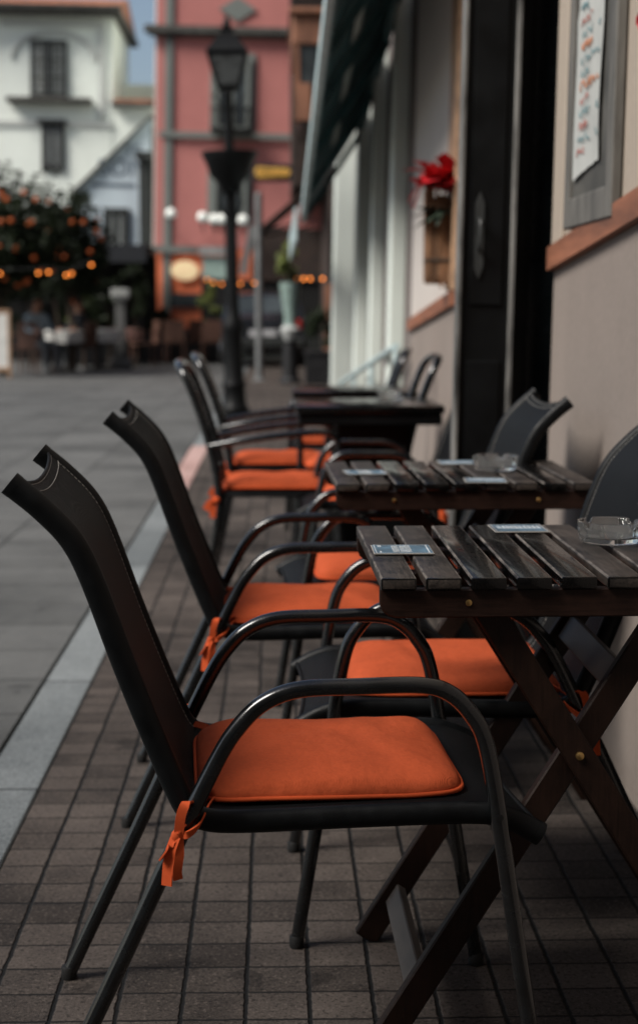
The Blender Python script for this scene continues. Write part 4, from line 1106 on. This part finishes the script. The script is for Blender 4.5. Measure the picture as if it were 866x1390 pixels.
# parked car
cr = thing('parked_car', 'dark parked car seen from behind in the street beyond the lamp post', 'car', (at(358, 480, 33.2).x, 33.2, 0))
m = MB(); w = .80
ys = [(-1.9, .35, .62, .74), (-1.86, .30, .95, .77), (-1.70, .26, 1.02, .80), (-1.35, .26, 1.42, .68), (-.6, .24, 1.47, .66), (.2, .24, 1.42, .66), (.75, .24, 1.02, .80), (1.6, .26, .90, .78), (1.95, .34, .70, .72)]
secs = []
for y, z0, z1, wt in ys:
    zc = min(z1, .95)
    secs.append([m.bm.verts.new(q) for q in ((-w*.94, y, z0), (-w, y, (z0+zc)/2), (-w*.97, y, zc-.03), (-wt, y, z1-.05), (-wt*.8, y, z1), (wt*.8, y, z1), (wt, y, z1-.05), (w*.97, y, zc-.03), (w, y, (z0+zc)/2), (w*.94, y, z0))])
for i in range(len(secs)-1):
    for k in range(10): m.bm.faces.new((secs[i][k], secs[i][(k+1) % 10], secs[i+1][(k+1) % 10], secs[i+1][k]))
m.bm.faces.new(secs[0]); m.bm.faces.new(secs[-1][::-1])
m.build('body', 'carpaint', cr, smooth=40)
m = MB(); m.quad([(-.58, -1.665, 1.06), (.58, -1.665, 1.06), (.54, -1.40, 1.37), (-.54, -1.40, 1.37)]); m.build('rear_window', 'glass_dark', cr)
m = MB(); m.bb(-.26, .26, -1.925, -1.905, .60, .72, bev=.005); m.build('number_plate', 'plate', cr)
for sx in (-1, 1):
    m = MB(); m.bb(sx*.66-.09, sx*.66+.09, -1.90, -1.84, .72, .92, bev=.02); m.build('tail_light', 'redlens', cr)
    for y in (-1.25, 1.3):
        m = MB(); m.lathe([(.02, -.09), (.27, -.09), (.31, -.06), (.31, .06), (.27, .09), (.02, .09)], n=20)
        bmesh.ops.transform(m.bm, matrix=Matrix.Translation((sx*.74, y, .31)) @ Matrix.Rotation(R(90), 4, 'Y'), verts=m.bm.verts); wo = m.build('wheel', 'rubber', cr)
        m = MB(); m.lathe([(.01, .0), (.19, .0), (.19, .012), (.01, .02)], n=16)
        bmesh.ops.transform(m.bm, matrix=Matrix.Translation((sx*.835, y, .31)) @ Matrix.Rotation(R(90*sx), 4, 'Y'), verts=m.bm.verts); m.build('hubcap', 'chrome', wo)
m = MB(); m.bb(-.80, .80, -1.97, -1.86, .38, .56, bev=.03); m.build('bumper', 'winblack', cr)

# stone pillar, menu stand
p = at(165, 487, 31)
sp_ = thing('stone_pillar', 'grey stone pillar with a wider pale cap beside the terrace', 'pillar', (p.x, 31, 0))
zt = at(165, 392, 31).z
m = MB(); m.bb(-.22, .22, -.22, .22, 0, .18, bev=.02); m.bb(-.09, .09, -.09, .09, .18, zt-.2, bev=.015); m.build('shaft', 'greystone', sp_)
m = MB(); m.bb(-.14, .14, -.14, .14, zt-.2, zt-.14, bev=.01); m.bb(-.17, .17, -.17, .17, zt-.14, zt, bev=.015); m.build('cap', 'canvas_pale', sp_)
p = at(4, 512, 26.5)
ms = thing('menu_stand', 'tall wooden menu stand with cream board at the left edge of the terrace', 'menu stand', (p.x-.02, 26.5, 0))
zt = at(4, 420, 26.5).z
m = MB(); m.bb(-.16, -.11, -.025, .025, 0, zt, bev=.005); m.bb(.11, .16, -.025, .025, 0, zt, bev=.005); m.bb(-.11, .11, -.02, .02, zt-.06, zt, bev=.005); m.bb(-.11, .11, -.02, .02, .12, .18, bev=.005); m.build('frame', 'tanwood', ms)
m = MB(); m.bb(-.11, .11, -.012, .012, .18, zt-.06); m.build('board', 'cloth', ms)

# terrace tables and chairs
def terrace_table(label, loc, cloth):
    t = thing('terrace_table', label, 'table', loc, group='cloth covered tables on the far terrace')
    m = MB(); m.lathe([(.30, .0), (.30, .02), (.04, .05), (.035, .70), (.2, .71)], n=20); m.build('pedestal', 'iron', t)
    m = MB(); rr = [(.38, .735), (.40, .73), (.415, .66), (.43, .52)]
    m.lathe([(.01, .736)]+rr+[(.42, .52), (.39, .71), (.01, .715)], n=40, fn=lambda p, a, r, z: p*1 if z > .7 else Vector((p.x*(1+.05*math.sin(9*a)), p.y*(1+.05*math.sin(9*a)), p.z)))
    m.build('cloth', cloth, t); return t
def wicker_chair(label, loc, rz):
    t = thing('wicker_chair', label, 'chair', loc, rz, group='brown chairs on the far terrace')
    for x in (-.2, .2):
        for y in (-.2, .2): m = MB(); m.tube([(x*1.05, y*1.05, 0), (x, y, .43)], .018, 8); m.build('leg', 'brownmetal', t)
    m = MB(); m.bb(-.23, .23, -.23, .23, .42, .47, bev=.015, seg=2); m.build('seat', 'brownmetal', t)
    m = MB(); NN = 10
    path = [(-.23-.03*q, 0, .47+.43*q) for q in (0, .3, .6, 1)]
    m.sweep(path, [(-.012, -.22), (.012, -.22), (.02, 0), (.012, .22), (-.012, .22), (-.004, 0)], ref=(0, 1, 0)); m.build('backrest', 'brownmetal', t, smooth=50)
    for y in (-.22, .22): m = MB(); m.tube(cat([(-.23, y, .66), (0, y*1.08, .68), (.2, y*1.05, .65), (.2, y, .45)], 4), .016, 8); m.build('arm', 'brownmetal', t)
    return t
T = lambda px, py, y: Vector((at(px, py, y).x, y, 0))
terrace_table('white clothed terrace table between the two seated people', T(84, 470, 29.6), 'cloth')
terrace_table('white clothed terrace table to the right of the seated people', T(134, 470, 30.4), 'cloth')
terrace_table('pale pink clothed terrace table beside the stone pillar', T(163, 470, 32.2), 'cloth_pink')
wc = wicker_chair('brown wicker chair under the person in the pale blue shirt', T(50, 470, 28.4), R(60))
dup(wc, T(108, 470, 29.8), R(160), 'brown wicker chair under the person in the dark jacket')
dup(wc, T(22, 470, 28.8), R(20), 'brown wicker chair beside the menu stand')
dup(wc, T(196, 470, 31.5), R(200), 'brown wicker chair in front of the dark gap left of the rose building')
dup(wc, T(240, 470, 33.5), R(80), 'brown wicker chair in front of the rose building, leftmost of three')
dup(wc, T(262, 470, 33.8), R(120), 'brown wicker chair in front of the rose building, middle of three')
dup(wc, T(288, 470, 33.4), R(95), 'brown wicker chair in front of the rose building, rightmost of three')

def planter(label, loc, w_, h_, n, fol, box='signblack', hgt=.5):
    t = thing('planter', label, 'planter', loc, group='planters along the far house fronts')
    m = MB(); m.bb(-w_, w_, -.2, .2, 0, h_, bev=.012); m.bb(-w_-.02, w_+.02, -.22, .22, h_-.06, h_-.001, bev=.01); m.build('box', box, t)
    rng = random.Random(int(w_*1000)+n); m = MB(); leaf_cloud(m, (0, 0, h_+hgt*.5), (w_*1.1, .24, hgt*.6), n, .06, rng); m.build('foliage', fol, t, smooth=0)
planter('black planter with dark foliage at the corner of the rose building', T(218, 470, 34.5), .30, .62, 700, 'foliage', hgt=.5)
planter('dark planter with bushy shrub between the terrace tables and the stone pillar', T(146, 470, 33), .38, .45, 900, 'foliage', hgt=.75)
planter('planter with yellow-green shrub at the foot of the gabled house', T(112, 470, 33.2), .30, .5, 800, 'foliage2', hgt=.9)
planter('planter with dark green shrub at the end of the striped front on the right', T(436, 470, 24.3), .24, .5, 700, 'foliage', hgt=.6)
def hedge(label, x0, x1, y, z0, z1, n, seed):
    t = thing('hedge', label, 'hedge', ((x0+x1)/2, y, 0))
    rng = random.Random(seed); m = MB()
    for k in range(6):
        cx = (x0-x1)*.5+(x1-x0)*(k+.5)/6; leaf_cloud(m, (cx, rng.uniform(-.1, .1), (z0+z1)/2+rng.uniform(-.12, .12)), ((x1-x0)/9, .35, (z1-z0)*.55), n//6, .07, rng)
    m.build('foliage', 'foliage', t, smooth=0)
    m = MB()
    for k in range(6):
        cx = (x0-x1)*.5+(x1-x0)*(k+.5)/6; m.tube(cat([(cx, 0, 0), (cx+.05, 0, z0), (cx-.04, .03, (z0+z1)/2)], 4), .03, 7)
    m.build('stems', 'trunk', t)
hedge('dense dark hedge behind the terrace tables, below the string lights', T(-10, 470, 32).x, T(200, 470, 32).x, 32, .6, 2.0, 4200, 9)
planter('planter with pale yellow-green bush just left of the lamp post base', T(283, 470, 34.2), .22, .55, 700, 'foliage2', hgt=1.1)
# people seated on the terrace
def person(label, loc, rz, shirt, hairlen):
    t = thing('person', label, 'person', loc, rz)
    V = [(0, 0, .50), (0, 0, .68), (0, 0, .86), (0, 0, .98), (.01, 0, 1.06), (.02, 0, 1.13), (.03, 0, 1.22), (.02, 0, 1.29)]
    rad = [.145, .135, .155, .13, .055, .075, .088, .07]
    E = [(i, i+1) for i in range(7)]
    def add(p, r, par): V.append(p); rad.append(r); E.append((par, len(V)-1)); return len(V)-1
    for s in (-1, 1):
        h = add((.03, s*.09, .50), .10, 0); k = add((.44, s*.11, .52), .065, h); a = add((.47, s*.11, .10), .042, k); add((.60, s*.12, .04), .035, a)
        sh = add((0, s*.17, 1.0), .062, 3); el = add((.08, s*.24, .76), .043, sh); wr = add((.30, s*.17, .74), .031, el); add((.38, s*.14, .75), .034, wr)
    me = bpy.data.meshes.new('body'); me.from_pydata(V, E, []); ob = bpy.data.objects.new('body', me); COL.objects.link(ob)
    sk = ob.modifiers.new('s', 'SKIN'); 
    for i, q in enumerate(me.skin_vertices[0].data): q.radius = (rad[i], rad[i]); q.use_root = (i == 0)
    ob.modifiers.new('d', 'SUBSURF').levels = 2
    dg = bpy.context.evaluated_depsgraph_get(); dg.update()
    me2 = bpy.data.meshes.new_from_object(ob.evaluated_get(dg)); bpy.data.objects.remove(ob)
    me2.name = 'body'
    for q in ('skin', shirt, 'jeans', 'hair'): me2.materials.append(M[q])
    for f in me2.polygons:
        c = f.center; f.use_smooth = True
        if c.z > 1.045: f.material_index = 0
        elif c.z > .60 and c.x < .25: f.material_index = 1
        elif c.x >= .25 and c.z > .66: f.material_index = 0
        elif c.z > .08: f.material_index = 2
        else: f.material_index = 3
    bo = bpy.data.objects.new('body', me2); COL.objects.link(bo); bo.parent = t
    m = MB(); m.ball((.005, 0, 1.245), (.10, .092, .095), 3)
    bmesh.ops.delete(m.bm, geom=[v for v in m.bm.verts if v.co.x > .06 and v.co.z < 1.27], context='VERTS')
    if hairlen: m.ball((-.05, 0, 1.13), (.05, .085, .12), 2)
    m.build('hair', 'hair', t, smooth=80)
    m = MB(); m.ball((.125, 0, 1.19), (.016, .011, .018), 2)
    for s in (-1, 1): m.ball((.03, s*.083, 1.19), (.016, .008, .025), 2)
    m.build('nose_and_ears', 'skin', t)
    m = MB()
    for s in (-1, 1): m.ball((.108, s*.032, 1.215), (.009, .011, .007), 2)
    m.bb(.105, .116, -.022, .022, 1.145, 1.152); m.build('eyes_and_mouth', 'hair', t)
    return t
person('seated person in a pale blue shirt at the left terrace table', T(50, 470, 28.4), R(-50), 'shirt_blue', True)
person('seated person in a dark jacket with brown hair, right of the one in pale blue', T(108, 470, 29.8), R(-130), 'shirt_dark', False)

bk2 = thing('street_end_building', 'plain cream building standing across the street behind the viewer', 'building', (-8, -4.5, 0))  # added out of view to cut frontal light and darken the near ground
m = MB(); m.bb(-22, .6, -15, -4.5, 0, 12.5); m.build('wall', 'cream', bk2, (-8, -4.5, 0))
m = MB(); m.bb(-22.2, .6, -15.2, -4.3, 12.502, 12.75); m.build('roof', 'tile', bk2, (-8, -4.5, 0))
# ------------------------------------------------------------------ light
w = bpy.data.worlds.new('World'); SC.world = w; w.use_nodes = True
nt = w.node_tree; sky = nt.nodes.new('ShaderNodeTexSky'); sky.sky_type = 'NISHITA'; sky.sun_disc = False
SUN = Vector((-1.0, -.55, 1.2)).normalized()          # towards the bright part of the veiled sky: left, behind the camera
sky.sun_elevation = math.asin(SUN.z); sky.sun_rotation = math.atan2(SUN.x, SUN.y)
sky.altitude = 100; sky.air_density = 1.0; sky.dust_density = 2.0; sky.ozone_density = 1.0
bg = nt.nodes['Background']; hs = nt.nodes.new('ShaderNodeHueSaturation'); hs.inputs['Saturation'].default_value = .88; nt.links.new(sky.outputs[0], hs.inputs['Color']); nt.links.new(hs.outputs[0], bg.inputs[0]); bg.inputs[1].default_value = .10
sd = bpy.data.lights.new('sun', 'SUN'); sd.energy = 5.0; sd.angle = R(26); sd.color = (1, .95, .88)
so = bpy.data.objects.new('sun', sd); COL.objects.link(so); so.location = (10, -20, 15)
so.rotation_euler = (-SUN).to_track_quat('-Z', 'Y').to_euler()
SC.view_settings.view_transform = 'Standard'; SC.view_settings.look = 'None'; SC.view_settings.exposure = 0; SC.view_settings.gamma = 1
SC.cycles.use_denoising = True
SC.cycles.max_bounces = 16; SC.cycles.transmission_bounces = 16; SC.cycles.diffuse_bounces = 4
SC.cycles.sample_clamp_indirect = 6
